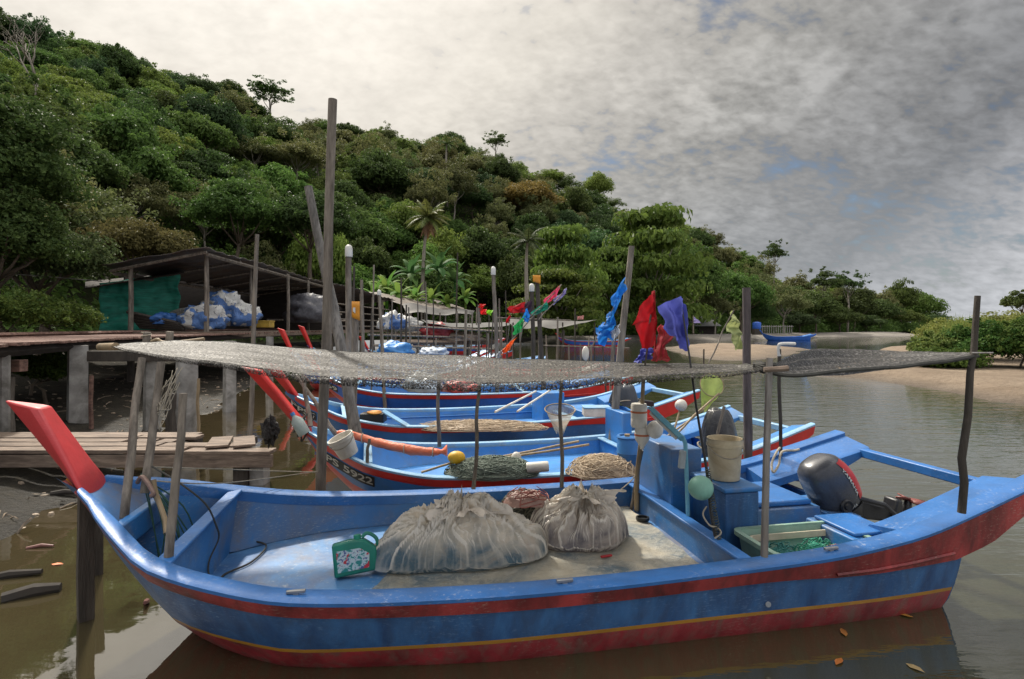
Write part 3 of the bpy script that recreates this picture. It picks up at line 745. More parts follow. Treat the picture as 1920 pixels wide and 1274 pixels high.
# --- front boat fittings (parts of the boat)
def bbox(B, s0, s1, y0, y1, z0, z1, name, mat, T, bevel=.012, slant=0):
    b = MB(); b.hexa([B.L(s0, y0, z0), B.L(s1, y0, z0), B.L(s1, y1, z0), B.L(s0, y1, z0), B.L(s0+slant, y0, z1), B.L(s1, y0, z1), B.L(s1, y1, z1), B.L(s0+slant, y1, z1)])
    return b.build(name, mat, T, bevel=bevel)
dh = MB(); q_ = FB.hp(4.75, .24, -1, .006); dh.lathe([(.001, .0), (.017, 0), (.018, .006), (.011, .008), (.001, .005)], q_, 14, Matrix.Rotation(R(80), 3, 'X')); dh.build('drain_plug', pmat('dull_plug', (.2, .22, .24), .6), front)
for s_ in (1.9, 3.4, 5.2):
    cl_ = MB(); a_ = FB.L(s_, -(FB.w(s_)-.05), FB.zs(s_)+.03); cl_.box(a_, (.10, .02, .018), Matrix.Rotation(FB.ang, 3, 'Z')); cl_.box(a_-V((0, 0, .015)), (.03, .018, .03), Matrix.Rotation(FB.ang, 3, 'Z')); cl_.build('cleat', pmat('galvanised', (.3, .3, .3), .4, .2, metal=.7), front, bevel=.004)
con = bbox(FB, 4.70, 4.98, .22, .90, .1, .97, 'console', M_blue_in, front)
bbox(FB, 5.24, 5.88, -.09, .62, .12, .52, 'engine_hatch', M_blue_in, front)
bbox(FB, 5.28, 5.82, -.06, .52, .524, .57, 'hatch_lid', M_cap, front, .015)
bbox(FB, 5.60, 6.00, -.74, -.26, .15, .50, 'seat_locker', M_blue_in, front)
bbox(FB, 5.64, 5.97, -.71, -.30, .503, .53, 'seat_lid', M_cap, front, .01)
bbox(FB, 5.91, 6.14, -.24, .36, .1, .47, 'motor_mount', M_blue_in, front)
bbox(B2, 4.72, 4.86, .25, .92, .1, .86, 'console', M_blue2i, boat2)
bbox(B3, 4.45, 4.85, .1, .75, .1, .80, 'console', M_blue2i, boat3)
bbox(B3, 5.0, 5.6, -.6, .6, .15, .5, 'engine_hatch', M_blue2i, boat3)
bbox(B2, 5.0, 5.6, -.4, .6, .12, .45, 'engine_hatch', M_blue2i, boat2)
# ------------------------------------------------------------------ materials for timber, concrete, cloth
M_pole = pmat('grey_pole', (.15, .125, .10), .8, .35, 3, (5, 5, .8), col2=(.22, .19, .155), grime=(.04, .032, .025), gscale=2, gamt=.8, bump=.6, bscale=14, bstretch=(6, 6, .8))
M_poled = pmat('dark_pole', (.055, .045, .036), .8, .35, 3, (5, 5, .8), grime=(.02, .018, .014), gamt=.7, bump=.6, bscale=14, bstretch=(6, 6, .8))
M_bamboo = pmat('bamboo', (.27, .20, .115), .6, .25, 3, (4, 4, 1), grime=(.08, .06, .04), gamt=.6, bump=.2)
M_plank = pmat('weathered_plank', (.135, .098, .075), .8, .35, 3, (1, 6, 6), col2=(.22, .165, .125), grime=(.07, .05, .035), gscale=2.5, gamt=.75, bump=.5, bscale=16, bstretch=(.8, 8, 8))
M_redplank = pmat('reddish_plank', (.16, .075, .055), .8, .35, 2, (1, 6, 6), col2=(.22, .13, .10), grime=(.05, .035, .03), gamt=.8, bump=.5, bscale=16, bstretch=(.8, 8, 8))
M_conc = pmat('concrete', (.24, .23, .215), .85, .25, 3, col2=(.32, .31, .29), grime=(.06, .055, .04), gscale=2.2, gamt=.85, bump=.4, bscale=14)
M_roof = pmat('old_roof_sheet', (.075, .07, .068), .7, .4, 2, grime=(.12, .065, .035), gscale=1.5, gamt=.7, bump=.2)
M_roof2 = pmat('tan_roof_sheet', (.10, .076, .058), .7, .3, 2, grime=(.06, .045, .03), gscale=1.5, gamt=.7)
M_darkwood = pmat('dark_board', (.03, .024, .02), .9, .4, 3, (1, 1, 5))
M_whitecap = pmat('white_cap', (.6, .6, .57), .5, .1, grime=(.25, .22, .18), gamt=.4)
M_orange = pmat('orange_sign', (.62, .25, .015), .5, .15, grime=(.3, .12, .02), gamt=.4)
M_steel = pmat('worn_steel', (.23, .215, .20), .4, .3, 4, (6, 6, 1), metal=.6, grime=(.10, .06, .04), gamt=.5)
M_grey_tarp = pmat('grey_sheet', (.075, .072, .068), .6, .3, 2, grime=(.09, .08, .07), gamt=.6, trans=.1)
M_rope = pmat('pale_rope', (.36, .32, .25), .85, .25, 20, bump=.4, bscale=90)
M_ropeg = pmat('green_rope', (.03, .085, .065), .8, .3, 20)
M_roped = pmat('dark_rope', (.045, .045, .04), .85, .3, 20)

def wob(a, b, n=7, amp=.02, seed=0.0):
    out = []
    for i in range(n):
        t = i/(n-1); p = lerp(V(a), V(b), t)
        k = math.sin(math.pi*t)
        out.append(p+V((nz(t*2.3, seed, 1)*amp, nz(t*2.3, seed, 7)*amp, 0))*(.3+k))
    return out
def pole(label, top, base, Y, w0, w1, mat, Yt=None, cat='pole', group=None, cap=None, sign=None, name='wooden_pole', under=-.6, bend=.025, n=10):
    """pole from the point in direction base=(px,py) up to top; w0/w1 apparent widths"""
    Yt = Yt or Y
    a, b = P(base[0], base[1], Y), P(top[0], top[1], Yt)
    if under is not None and a.z > under:
        d = (b-a).normalized(); a = a-d*((a.z-under)/d.z)
    r0, r1 = w0/F*Y/2, w1/F*Yt/2
    sd_ = len(bpy.data.objects)*.37
    pts = wob(a, b, 9, bend, sd_)
    rr = [lerp(r0, r1, i/8)*(1+.10*nz(i*1.3, sd_)) for i in range(9)]
    parts = cap or sign
    mb = MB(); mb.tube(pts, rr, n)
    if not parts:
        return mb.build(name, mat, label=label, cat=cat, group=group)
    T = thing(name, label, cat, (a.x, a.y, max(a.z, 0)), group)
    mb.build('shaft', mat, T)
    if cap:
        c = MB(); k = r1*1.25; hh = cap/F*Yt
        c.lathe([(k*.98, -hh), (k*1.04, -hh*.9), (k*1.04, -hh*.25), (k*.85, 0), (k*.4, hh*.12), (.001, hh*.15)], b, 12); c.build('cap', M_whitecap, T)
    if sign: sign(T, b, Yt)
    return T
GP = 'mooring poles standing in the water'
pole('tall thick grey pole, the tallest of all, in front of plate PPS 5922', (623, 187), (603, 925), 5.4, 20, 16, M_pole, group=GP, bend=.05, n=14)
pole('thick mottled pole leaning left and crossing behind the tallest pole', (578, 350), (669, 812), 8.0, 25, 15, pmat('lichen_pole', (.20, .185, .165), .85, .4, 3, (4, 4, 1), grime=(.05, .045, .04), gscale=6, gamt=.9, bump=.5), group=GP, bend=.05, n=14)
pole('grey pole with a round white cap just right of the tallest pole', (654, 462), (651, 700), 9.6, 12, 11, M_pole, group=GP, cap=20)
def sgn(w, h, dx, mark):
    def f(T, b, Y):
        k = Y/F; c = MB(); q = b+V((dx*k, -.05, 0))
        c.grid(lambda u, v: q+V(((u-.5)*w*k, -.02-.02*math.cos((u-.5)*3), -v*h*k+(.25*h*k*(1-u)*v))), 8, 5)
        s_ = c.build('sign', M_orange, T, solid=.02)
        if mark:
            e = MB(); e.add([q+V((-.10*w*k, -.075, -.32*h*k)), q+V((.14*w*k, -.075, -.32*h*k)), q+V((.14*w*k, -.075, -.62*h*k)), q+V((-.10*w*k, -.075, -.52*h*k))], [(0, 1, 2, 3)])
            e.build('mark', M_whitecap, s_)
    return f
pole('purplish pole wearing an orange board with a pale mark, beside the white capped pole', (668, 566), (664, 690), 11.0, 16, 13, M_pole, group=GP, sign=sgn(19, 36, -1, True))
pole('leaning grey pole topped by an orange box, beside the pink flags', (1006, 517), (1017, 690), 14.0, 10, 8, M_poled, group=GP, sign=sgn(14, 16, 0, False))
pole('grey pole with white cap standing just left of the orange box pole', (997, 534), (1000, 690), 15.5, 9, 8, M_poled, group=GP, cap=13)
pole('slim grey pole with white cap left of the red and green pennants pole', (925, 502), (931, 690), 14.5, 9, 7, M_pole, group=GP, cap=14)
pole('slim pole with a white block on its head in front of the tan roof', (711, 545), (718, 680), 12.5, 8, 6, M_pole, group=GP, cap=9)
pole('thin rough pole rising beside the low plank walkway', (482, 440), (468, 828), 8.3, 10, 7, M_pole, group=GP)
pole('straight silvery pole leaning right, behind the blue pennant', (1184, 462), (1150, 812), 7.9, 17, 11, M_pole, group=GP, bend=.02)
pole('stout dark pole with flat top right of the pale yellow flag', (1399, 540), (1403, 860), 5.97, 17, 15, pmat('purple_pole', (.10, .08, .078), .8, .35, 3, (5, 5, .8), grime=(.03, .025, .025), gamt=.7, bump=.6, bscale=14), group=GP, n=14)
for i, (lab, x, yt, yb, Y, w) in enumerate([
    ('thin pale pole in front of the second shed roof', 701, 497, 670, 13.5, 4), ('thin pole right of the silvery thin pole by the tan roof', 752, 522, 670, 17, 4), ('hair-thin pole in front of the banana plants and tan roof', 798, 528, 665, 20, 3),
    ('thin lone pole standing up before the dark trees, right of the coconut trunk', 858, 474, 600, 40, 3.5), ('short pole under the red pennant, left of the flags', 898, 572, 680, 14, 5.5), ('thin grey stick between the capped pole and the red flag', 948, 545, 680, 18, 3),
    ('short stout post right of the dark awning', 874, 582, 672, 16, 7), ('bent stick under the tan roof edge', 762, 572, 665, 15, 4), ('thin pole between the tan roof and the dark awning', 783, 560, 665, 22, 3), ('short thin post before the small blue boat', 1057, 620, 680, 17, 5),
    ('thin stake in the green water left of the blue pennant', 1088, 645, 690, 16, 3.5), ('short stake below the white tip of the blue pennant', 1130, 650, 690, 13, 4), ('leaning stake on the left of the silvery pole foot', 1150, 630, 690, 12, 5), ('stake standing on the sand flat', 1320, 655, 690, 20, 3.5),
    ('thin pole right of the leaning mottled pole', 678, 525, 680, 14, 7), ('thin brown pole above the orange board', 664, 500, 600, 12.5, 5), ('thin pole before the white sack heap in the second shed', 735, 560, 670, 19, 3), ('thin stick in front of the far red heap', 812, 560, 665, 19, 3),
    ('thin stick right of the dark awning posts', 886, 590, 672, 18, 3), ('slim stick just left of the capped pole by the pennants', 917, 585, 675, 20, 3), ('thin stick left of the orange bundle', 936, 560, 675, 22, 4)]):
    pole(lab, (x, yt), (x+(i % 3-1)*3, yb), Y, w, w*.8, (M_pole, M_poled)[i % 2], group='thin poles among the far moorings', name='thin_pole', n=6)
for lab, t_, b_, Y, w in [('square dark post rising from the water under the red prow', (163, 925), (161, 1160), 3.85, 35), ('narrow dark post behind the thick one under the prow', (186, 930), (184, 1075), 4.55, 20)]:
    pole(lab, t_, b_, Y, w, w, M_poled, name='mooring_post', cat='post', bend=.006, n=4)

q = random.Random(77)
for i in range(30):
    x = q.uniform(690, 1110); Y = q.uniform(13, 30); pole('thin grey stake in the crowd of stakes beyond the net awning', (x+q.uniform(-4, 4), q.uniform(575, 640)), (x, 668), Y, 3.2, 2.6, (M_pole, M_poled)[i % 2], group='crowd of stakes beyond the awning', name='thin_stake', cat='stake', n=5)
for lab, a, b, Y, Yb in [('long low rail running behind the thin stakes below the tan roof', (690, 628), (905, 634), 19, 27), ('lower grey rail running behind the thin stakes above the net edge', (700, 648), (930, 655), 17, 21), ('pale rail across the stakes left of the orange rag', (770, 612), (945, 622), 22, 20)]:
    m = MB(); m.tube([P(*a, Y), P(*b, Yb)], .04, 5); m.build('rail', M_pole, label=lab, cat='rail', group='rails of the far moorings')
# ------------------------------------------------------------------ boardwalk on piles
NE = [(-260, 669, 5.0), (0, 645, 8.2), (145, 637.5, 10.8), (270, 632, 14), (480, 624, 22), (620, 620, 32), (700, 618.5, 42)]
npt = [P(*a) for a in NE]
def along(t, off):
    k = min(int(t), len(npt)-2); f = t-k; p = lerp(npt[k], npt[k+1], f); d = (npt[k+1]-npt[k]); d.z = 0; d.normalize()
    return p+V((-d.y, d.x, 0))*off
jt = thing('boardwalk', 'long plank boardwalk on concrete piles running along the left bank to the sheds', 'boardwalk', (npt[1].x, npt[1].y, 0))
mb = MB(); te = MB(); r = random.Random(3)
tt = 0.0
while tt < 5.95:
    k = int(tt); seg = (npt[k+1]-npt[k]).length; w = r.uniform(.16, .22)/seg
    a, b = tt, min(tt+w*.93, 5.99); o0, o1 = -r.uniform(0, .10), 3.4+r.uniform(-.1, .1); dz = r.uniform(-.008, .008)
    q = [along(a, o0), along(b, o0), along(b, o1), along(a, o1)]
    mb.hexa([p+V((0, 0, -.04+dz)) for p in q]+[p+V((0, 0, dz)) for p in q]); tt += w
mb.build('planks', M_redplank, jt, smooth=0)
mb = MB()
for off in (.12, 1.7, 3.2):
    mb.tube([along(t_*.25, off)+V((0, 0, -.13)) for t_ in range(0, 24)], .085, 4)
mb.build('joists', M_darkwood, jt, smooth=0)
mb = MB(); mb.tube([along(t_*.25, 3.35)+V((0, 0, .05)) for t_ in range(0, 24)], .06, 4); mb.build('kerb_beam', M_redplank, jt, smooth=0)
def pile(px, py, pyt, Y, w, mat, par=jt, sq=10):
    a, b = P(px, py, Y), P(px+1, pyt, Y); m = MB(); rr = w/F*Y/2
    m.tube([a-V((0, 0, .5)), a, lerp(a, b, .5), b], [rr*1.08, rr*1.05, rr, rr], sq); return m.build('pile', mat, par)
for a in [(145, 806, 648, 10.9, 40, M_conc, jt, 4), (2, 850, 662, 8.6, 26, M_conc, jt, 8), (350, 808, 650, 10.6, 37, M_conc, jt, 14), (430, 768, 640, 13.4, 25, M_conc, jt, 4), (285, 805, 640, 11.0, 34, M_conc, jt, 4), (505, 735, 632, 18, 14, M_conc, jt, 8), (245, 705, 640, 17, 12, M_poled, jt, 8)]: pile(*a)
mb = MB(); q = P(-70, 686, 8.9); mb.box(q+V((.0, 0, 0)), (1.95, .16, .19)); mb.build('cross_beam', M_redplank, jt, bevel=.01)
mb = MB(); q = P(280, 668, 10.8); mb.box(q, (2.3, .16, .2)); mb.build('cross_beam', M_poled, jt, bevel=.01)
for lab, px, pyt, pyb, Y, w, m in [('leaning plank post beside the square concrete pile', 172, 705, 810, 10.6, 8, M_redplank), ('short dark timber post between the two concrete piles', 323, 738, 810, 10.0, 16, M_poled), ('short black timber post in front of the round pile', 317, 720, 800, 10.4, 14, M_poled), ('wooden stake right of the round concrete pile', 372, 710, 812, 10.5, 6, M_bamboo), ('weathered stake at the far left under the boardwalk', 22, 707, 800, 9.5, 12, M_pole)]:
    pole(lab, (px, pyt), (px-1, pyb), Y, w, w*.9, m, name='timber_stake', cat='stake', group='timber stakes in the mud', under=-.1, bend=.02, n=5)
# stumps and a bent pipe on the edge of the walk
for lab, px, py, w, h_ in [('lower wooden mooring stump wound with pale rope on the boardwalk edge', 274, 638, 13, 15), ('plain wooden mooring stump right of the rope-wound stump', 317, 634, 13, 12)]:
    b = P(px, py, 5.6); m = MB(); rr = w/F*5.6/2
    T = thing('mooring_stump', label=lab, cat='stump', loc=b)
    m.tube([b-V((0, 0, .05)), b+V((.01, 0, h_/F*5.6))], [rr*1.05, rr], 10); m.build('shaft', M_pole, T, bevel=.004)
    if px < 300:
        m = MB()
        m.rope([b+V((math.cos(a*.9)*(rr+.006), math.sin(a*.9)*(rr+.006), .012+.006*a)) for a in range(12)], .007); m.build('rope_winding', M_rope, T)
m = MB(); m.rope([P(284, 641, 5.5), P(296, 637, 5.5), P(306, 642, 5.5), P(340, 641, 5.5), P(383, 636, 5.5)], .016, 8); m.build('bent_stick', M_bamboo, label='crooked pale stick lying along the net edge by the stumps', cat='stick')
m = MB(); m.tube([P(188, 651, 4.7), P(217, 650, 4.55)], .032, 10); m.build('net_spreader', M_bamboo, label='thick pale pole end tied to the left tip of the net awning', cat='pole')

# ------------------------------------------------------------------ low plank walkway
wk = thing('plank_walkway', 'low walkway of loose weathered planks over the shallow water', 'walkway', P(200, 848, 7.2))
rz = random.Random(2)
m = MB(); zW = .45
def wx(px, Y): return (px-960)/F*Y
rows = [(7.06, -70, 345), (7.06, 352, 512), (7.34, -70, 300), (7.34, 306, 470), (7.62, -70, 236), (7.6, 300, 330), (7.62, 250, 290), (7.9, -70, 260), (7.9, 266, 375), (8.1, -70, 372)]
for Y, a, b in rows:
    m.box(((wx(a, Y)+wx(b, Y))/2, Y, zW+rz.uniform(-.008, .008)), (wx(b, Y)-wx(a, Y), .22, .045), Matrix.Rotation(rz.uniform(-.006, .006), 3, 'Z'))
m.build('planks', M_plank, wk, bevel=.006)
m = MB(); m.box((wx(215, 7.0), 6.99, zW-.11), (3.95, .07, .16)); m.build('side_beam', M_plank, wk, bevel=.008)
for px in (30, 200, 330, 440): m = MB(); m.box((wx(px, 7.6), 7.58, zW-.075), (.12, 1.15, .09)); m.build('cross_beam', M_poled, wk, smooth=0)
for px, Y, w, mt in [(457, 7.15, .19, M_poled), (486, 7.2, .2, M_conc), (176, 7.3, .14, M_poled), (40, 7.3, .15, M_poled)]:
    m = MB(); m.box((wx(px, Y), Y, .0), (w, w, .76)); m.build('post', mt, wk, bevel=.01)
for lab, px, py, a in [('short loose board laid askew near the walkway end, the left one', 412, 829, .35), ('short loose board laid askew at the walkway end, the right one', 458, 828, .45)]:
    m = MB(); q = G(px, py, zW+.055); m.box(q, (.26, .55, .03), Matrix.Rotation(a, 3, 'Z') @ Matrix.Rotation(.03, 3, 'X')); m.build('loose_board', M_plank, label=lab, cat='board', bevel=.005)

# ------------------------------------------------------------------ the net awning over the boat
def net_mat(name, dens, hs=45, br=1.0):
    m, t, out = newmat(name)
    tc = t.add('ShaderNodeTexCoord').outputs['Object']
    v = t.scale(tc, (1, .55, 1))
    n1 = t.noise(v, 70, 2, .7); n2 = t.noise(t.scale(tc, (1, 1, 1), (3, 3, 3)), hs, 3, .7); n3 = t.noise(t.scale(tc, (.25, 7, 7)), 3, 3, .6)
    band = t.ramp(n3, [(.42, .55), (.5, 1.0), (.58, .7)])
    c = t.ramp(n1, [(.40, (.02, .018, .016)), (.53, (.10, .088, .07)), (.60, (.36, .33, .28)), (.69, (.8, .75, .66))])  # pale specks: sun glints on the threads, painted into the colour
    c = t.mix(1.0, c, band, 'MULTIPLY'); c = t.mix(1.0, c, (br, br, br), 'MULTIPLY')
    al = t.ramp(n2, [(dens-.03, 0.0), (dens+.03, 1.0)])
    bs = t.add('ShaderNodeBsdfPrincipled', ins={'Base Color': c, 'Roughness': .45, 'Specular IOR Level': .6, 'Alpha': al})
    bp = t.add('ShaderNodeBump', ins={'Strength': .8, 'Distance': .01, 'Height': n1}); t.l.new(bp.outputs[0], bs.inputs['Normal'])
    tr = t.add('ShaderNodeBsdfTranslucent', ins={'Color': c}); tp = t.add('ShaderNodeBsdfTransparent')
    m2 = t.add('ShaderNodeMixShader', ins={0: al, 1: tp.outputs[0], 2: tr.outputs[0]})
    mx = t.add('ShaderNodeMixShader', ins={0: .35, 1: bs.outputs[0], 2: m2.outputs[0]})
    t.l.new(mx.outputs[0], out.inputs[0]); return m
N1 = net_mat('shade_net', .41, 60, .62); N2 = net_mat('shade_net_hem', .475, 100, .4)
NEAR = [(212, 651, 4.55), (283, 663, 4.15), (450, 684, 3.65), (575, 703, 3.4), (742, 711, 3.3), (900, 716, 3.28), (1000, 715, 3.28), (1124, 710, 3.3), (1267, 701, 3.4), (1402, 694, 3.5), (1434, 690, 3.55)]
FARE = [(222, 646, 4.62), (300, 641, 5.0), (408, 641, 5.2), (520, 651, 5.25), (658, 660, 5.25), (830, 668, 5.25), (1000, 675, 5.25), (1191, 681, 5.2), (1350, 683, 4.6), (1411, 684, 3.9), (1436, 687, 3.6)]
def curve3(lst, u):
    n = len(lst)-1; xs = list(range(n+1)); return P(*[sinterp(u*n, xs, [a[k] for a in lst]) for k in range(3)])
def net_fn(u, v):
    a, b = curve3(NEAR, u), curve3(FARE, u); p = lerp(a, b, v)
    env = math.sin(math.pi*u)
    p.z -= .05*math.sin(math.pi*v)*env*.6
    p.z += .012*nz(p.x*3, p.y*6)+.010*env*math.sin(v*22+nz(p.x*1.5, p.y*2)*3)*(.4+.6*abs(nz(p.x, 2)))
    return p
nt = thing('net_awning', 'long speckled grey shade net stretched over the nearest boat as an awning', 'net', P(820, 690, 4.2))
m = MB(); m.grid(net_fn, 130, 36); m.build('net_sheet', N1, nt, smooth=180)
m = MB()
def hemf(u, v):
    p = net_fn(u, 0); e = math.sin(math.pi*min(1, u*1.02))**.6
    return p+V((0, -.02*v-.015*math.sin(v*3), -v*.055*e-.008*nz(p.x*5, v*2)))
m.grid(hemf, 130, 6); m.build('hem', N2, nt, smooth=180)
m = MB(); m.rope([net_fn(i/40, 1)+V((0, .01, -.005)) for i in range(41)], .009, 5, 3); m.build('edge_rope', M_roped, nt)
nr = thing('net_awning', 'dark gathered end of shade net drawn out to the stern pole', 'net', P(1620, 680, 4))
NR0 = [(1436, 696, 3.55), (1490, 703, 3.5), (1560, 700, 3.5), (1640, 692, 3.55), (1730, 680, 3.62), (1832, 664, 3.72)]
NR1 = [(1445, 686, 3.62), (1490, 668, 4.1), (1540, 657, 4.5), (1620, 657, 4.6), (1730, 659, 4.3), (1836, 661, 3.74)]
def nrf(u, v):
    p = lerp(curve3(NR0, u), curve3(NR1, u), v); k = math.sin(math.pi*u)
    p.z += .018*k*math.sin(v*26+u*4)+.01*nz(p.x*4, p.y*9)-.05*k*math.sin(math.pi*v); return p
m = MB(); m.grid(nrf, 60, 40); N3 = net_mat('shade_net_dark', .36); m.build('net_sheet', N3, nr, smooth=180)
for nd in N3.node_tree.nodes:
    if nd.type == 'VALTORGB' and len(nd.color_ramp.elements) == 4:
        for e, k in zip(nd.color_ramp.elements, (.02, .05, .12, .25)): e.color = (k, k*.95, k*.9, 1)
m = MB(); m.rope([nrf(i/20, 0)+V((0, -.005, -.01)) for i in range(21)], .014, 6, 3); m.build('rolled_edge', M_roped, nr)
m = MB()
for i in range(10):
    a = i*.63; m.rope([P(1415, 688, 3.62)+V((0, .02*math.cos(a), .02*math.sin(a))), P(1432, 690, 3.55)+V((0, .035*math.cos(a+1), .03*math.sin(a+1))), P(1452, 690, 3.58)+V((0, .03*math.cos(a+2), .03*math.sin(a+2)))], .008, 5)
m.build('gathered_knot', M_roped, nr)
# poles on the near boat that carry it
ap = thing('awning_pole', 'smooth steel pole on the near gunwale with a wooden peg under the gathered net', 'pole', P(1433, 1042, 3.42), 'poles carrying the net')
m = MB(); m.tube([P(1433, 1044, 3.42), P(1437, 860, 3.45), P(1443, 672, 3.5)], [.022, .021, .02], 12); m.build('shaft', M_steel, ap)
m = MB(); m.tube([P(1432, 694, 3.46), P(1478, 691, 3.44)], [.018, .02], 6); m.build('peg', M_plank, ap, bevel=.003)
m = MB(); m.tube([P(1803, 962, 3.66), P(1808, 905, 3.66), P(1803, 860, 3.66), P(1815, 780, 3.68), P(1819, 700, 3.7), P(1826, 660, 3.72), P(1829, 610, 3.72), P(1833, 555, 3.72)], [.025, .024, .024, .023, .021, .02, .019, .018], 10)
m.build('awning_pole', M_poled, label='crooked dark pole standing on the near stern quarter of the nearest boat', cat='pole', group='poles carrying the net')
m = MB(); m.tube([P(1822, 662, 3.68), P(1862, 662, 3.66)], .006, 6); m.build('thin_rod', M_steel, label='thin rod end sticking out right of the crooked stern pole', cat='rod')
ap = thing('awning_pole', 'dark pole with a pale pipe elbow on the far stern gunwale', 'pole', P(1464, 852, 5.66), 'poles carrying the net')
m = MB(); m.tube(wob(P(1464, 855, 5.66), P(1461, 655, 5.6), 7, .02, 3), .018, 8); m.build('shaft', M_poled, ap)
m = MB(); m.rope([P(1461, 668, 5.6), P(1460, 650, 5.6), P(1466, 645, 5.6), P(1490, 645, 5.7)], .017, 8); m.build('pipe_elbow', M_whitecap, ap)
for lab, t_, b_, Y, w in [('thin bent stake on the far gunwale left of the second sack', (900, 715), (888, 917), 5.04, 8), ('thin straight stake on the far gunwale above the second sack', (1052, 700), (1053, 914), 5.27, 8), ('thin stake standing between the second and third boats', (822, 700), (824, 838), 6.75, 8),
                        ('short stick stub standing on the second boat gunwale', (692, 823), (689, 870), 5.75, 7)]:
    pole(lab, t_, b_, Y, w, w*.8, M_pole, name='net_stake', cat='stake', group='stakes holding the net', under=None, bend=.03, n=7)
for lab, t_, b_, Y, Yt, w in [('grey bow stick leaning right, leftmost of the three in the near bow', (266, 672), (233, 972), 3.56, 3.9, 16), ('rope-bound bow stick, middle of the three in the near bow', (303, 680), (272, 925), 3.66, 3.9, 16), ('grey bow stick standing in the bulkhead socket of the near boat', (345, 738), (316, 1052), 3.2, 3.3, 17)]:
    pole(lab, t_, b_, Y, w, w*.8, M_pole, Yt=Yt, name='bow_stick', cat='stick', group='sticks in the near bow', under=None, bend=.02, n=9)

# ------------------------------------------------------------------ sheds
GS = 'sheds along the boardwalk'
sh = thing('fishing_shed', 'open black-roofed shed on posts full of sacks, largest and nearest of the sheds', 'shed', P(390, 618, 24), GS)
def sheet(name, q, mat, par, corr=.03, n=60, m_=10, th=.02, wav=.04):
    """corrugated sheet between four corners q = front-left, front-right, back-right, back-left"""
    q = [V(p) for p in q]; b = MB()
    def fn(u, v):
        p = lerp(lerp(q[0], q[1], v), lerp(q[3], q[2], v), u)
        p.z += corr*math.sin(u*n*1.6)+wav*nz(u*6, v*5, q[0].x); return p
    b.grid(fn, n, m_); return b.build(name, mat, par, smooth=60, solid=th)
fl, fr = P(188, 500, 19.6), P(387, 464, 19.6)
br, bl = V((-10.9, 33, 4.62)), V((-15.2, 33, 4.05))
sheet('roof', [fl, fr, br, bl], M_roof, sh, wav=.1)
m = MB(); zF = 1.86
m.hexa([(-15.6, 19.4, zF-.2), (-9.9, 19.2, zF-.2), (-10.4, 33, zF-.2), (-15.6, 33, zF-.2), (-15.6, 19.4, zF), (-9.9, 19.2, zF), (-10.4, 33, zF), (-15.6, 33, zF)]); m.build('floor', M_plank, sh)
for x, y, zt, w in [(wx(245, 20), 20, 4.22, .16), (wx(387, 20.3), 20.3, 4.7, .17), (wx(316, 24), 24, 4.4, .18), (wx(470, 24), 24.0, 4.66, .13), (wx(540, 26.5), 26.5, 4.55, .15), (wx(578, 29.5), 29.5, 4.5, .14), (wx(525, 30), 31, 4.4, .12)]:
    m = MB(); m.tube([(x, y, zF-.1), (x+.02, y, zF+1.3), (x, y, zt)], [w*.55, w*.5, w*.45], 8); m.build('post', M_pole, sh)
m = MB()
for k in range(6):
    y = 19.9+k*2.5; f = k*2.5/13
    m.tube([lerp(fl, bl, f)+V((.2, .2, -.14)), lerp(fr, br, f)+V((-.1, .2, -.14))], .055, 4)
m.tube([fl+V((.3, .25, -.22)), bl+V((.3, 0, -.22))], .07, 4); m.tube([fr+V((-.12, .3, -.22)), br+V((-.1, 0, -.22))], .07, 4)
m.build('rafters', M_pole, sh, smooth=0)
m = MB(); m.box((-15.3, 27.5, 3.0), (.06, 10.8, 2.5)); m.box((-13, 32.9, 3.0), (4.6, .06, 2.7)); m.build('board_wall', M_darkwood, sh, smooth=0)
m = MB(); m.tube([P(440, 545, 30.5), P(560, 540, 30.5)], .05, 5); m.tube([P(555, 580, 30), P(640, 590, 34)], .05, 5); m.tube([P(500, 600, 29), P(650, 602, 33)], .05, 5); m.build('rail', M_pole, sh)
m = MB()
def gt(u, v):
    p = lerp(lerp(P(186, 531, 21.3), P(337, 512, 22.6), u), lerp(P(186, 622, 21.3), P(337, 620, 22.6), u), v)
    p.y += .03*math.sin(v*19+3*nz(u*3, v))+.22*nz(u*3, v*2.2)+.09*nz(u*11, v*6); return p
m.grid(gt, 40, 30)
tag(m.build('green_tarpaulin', pmat('green_tarp', (.025, .30, .215), .6, .25, 1.2, (1, 1, 5), grime=(.01, .05, .04), gamt=.6, trans=.15), solid=.02), 'dark green tarpaulin hung as a wall at the left end of the shed', 'tarpaulin')
sheet('lean_to_roof', [P(160, 542, 21), P(345, 512, 21), P(345, 510, 24), P(160, 530, 24)], M_darkwood, sh, n=20)
s2 = thing('fishing_shed', 'lower shed with rusty roof edge behind the white capped pole', 'shed', (-10.5, 38, 1.8), GS)
sheet('roof', [V((-14.6, 33.2, 4.1)), P(606, 525, 33.2), P(742, 563, 46), V((-13.8, 46, 3.7))], M_roof, s2, wav=.12)
m = MB(); m.box((-12.6, 39.5, 1.75), (5.2, 12.8, .16)); m.build('floor', M_plank, s2)
for k in range(6):
    m = MB(); y = 33.8+k*2.35; x = lerp(wx(612, 33), wx(738, 46), (y-33)/13); m.tube([(x, y, -.3), (x, y, 2), (x, y, lerp(4.55, 4.0, k/5))], .075, 6); m.build('post', M_pole, s2)
for dz in (.3, .75, 1.2, 1.7):
    m = MB(); m.tube([(wx(615, 33.5)+.05, 33.5, 1.8+dz), (wx(735, 45.5)+.05, 45.5, 1.8+dz*.95)], .045, 4); m.build('rail', M_pole, s2)
m = MB(); m.box((-14.9, 39.5, 2.9), (.06, 12.5, 2.2)); m.box((-12.8, 45.6, 2.8), (4.2, .06, 2)); m.build('board_wall', M_darkwood, s2, smooth=0)
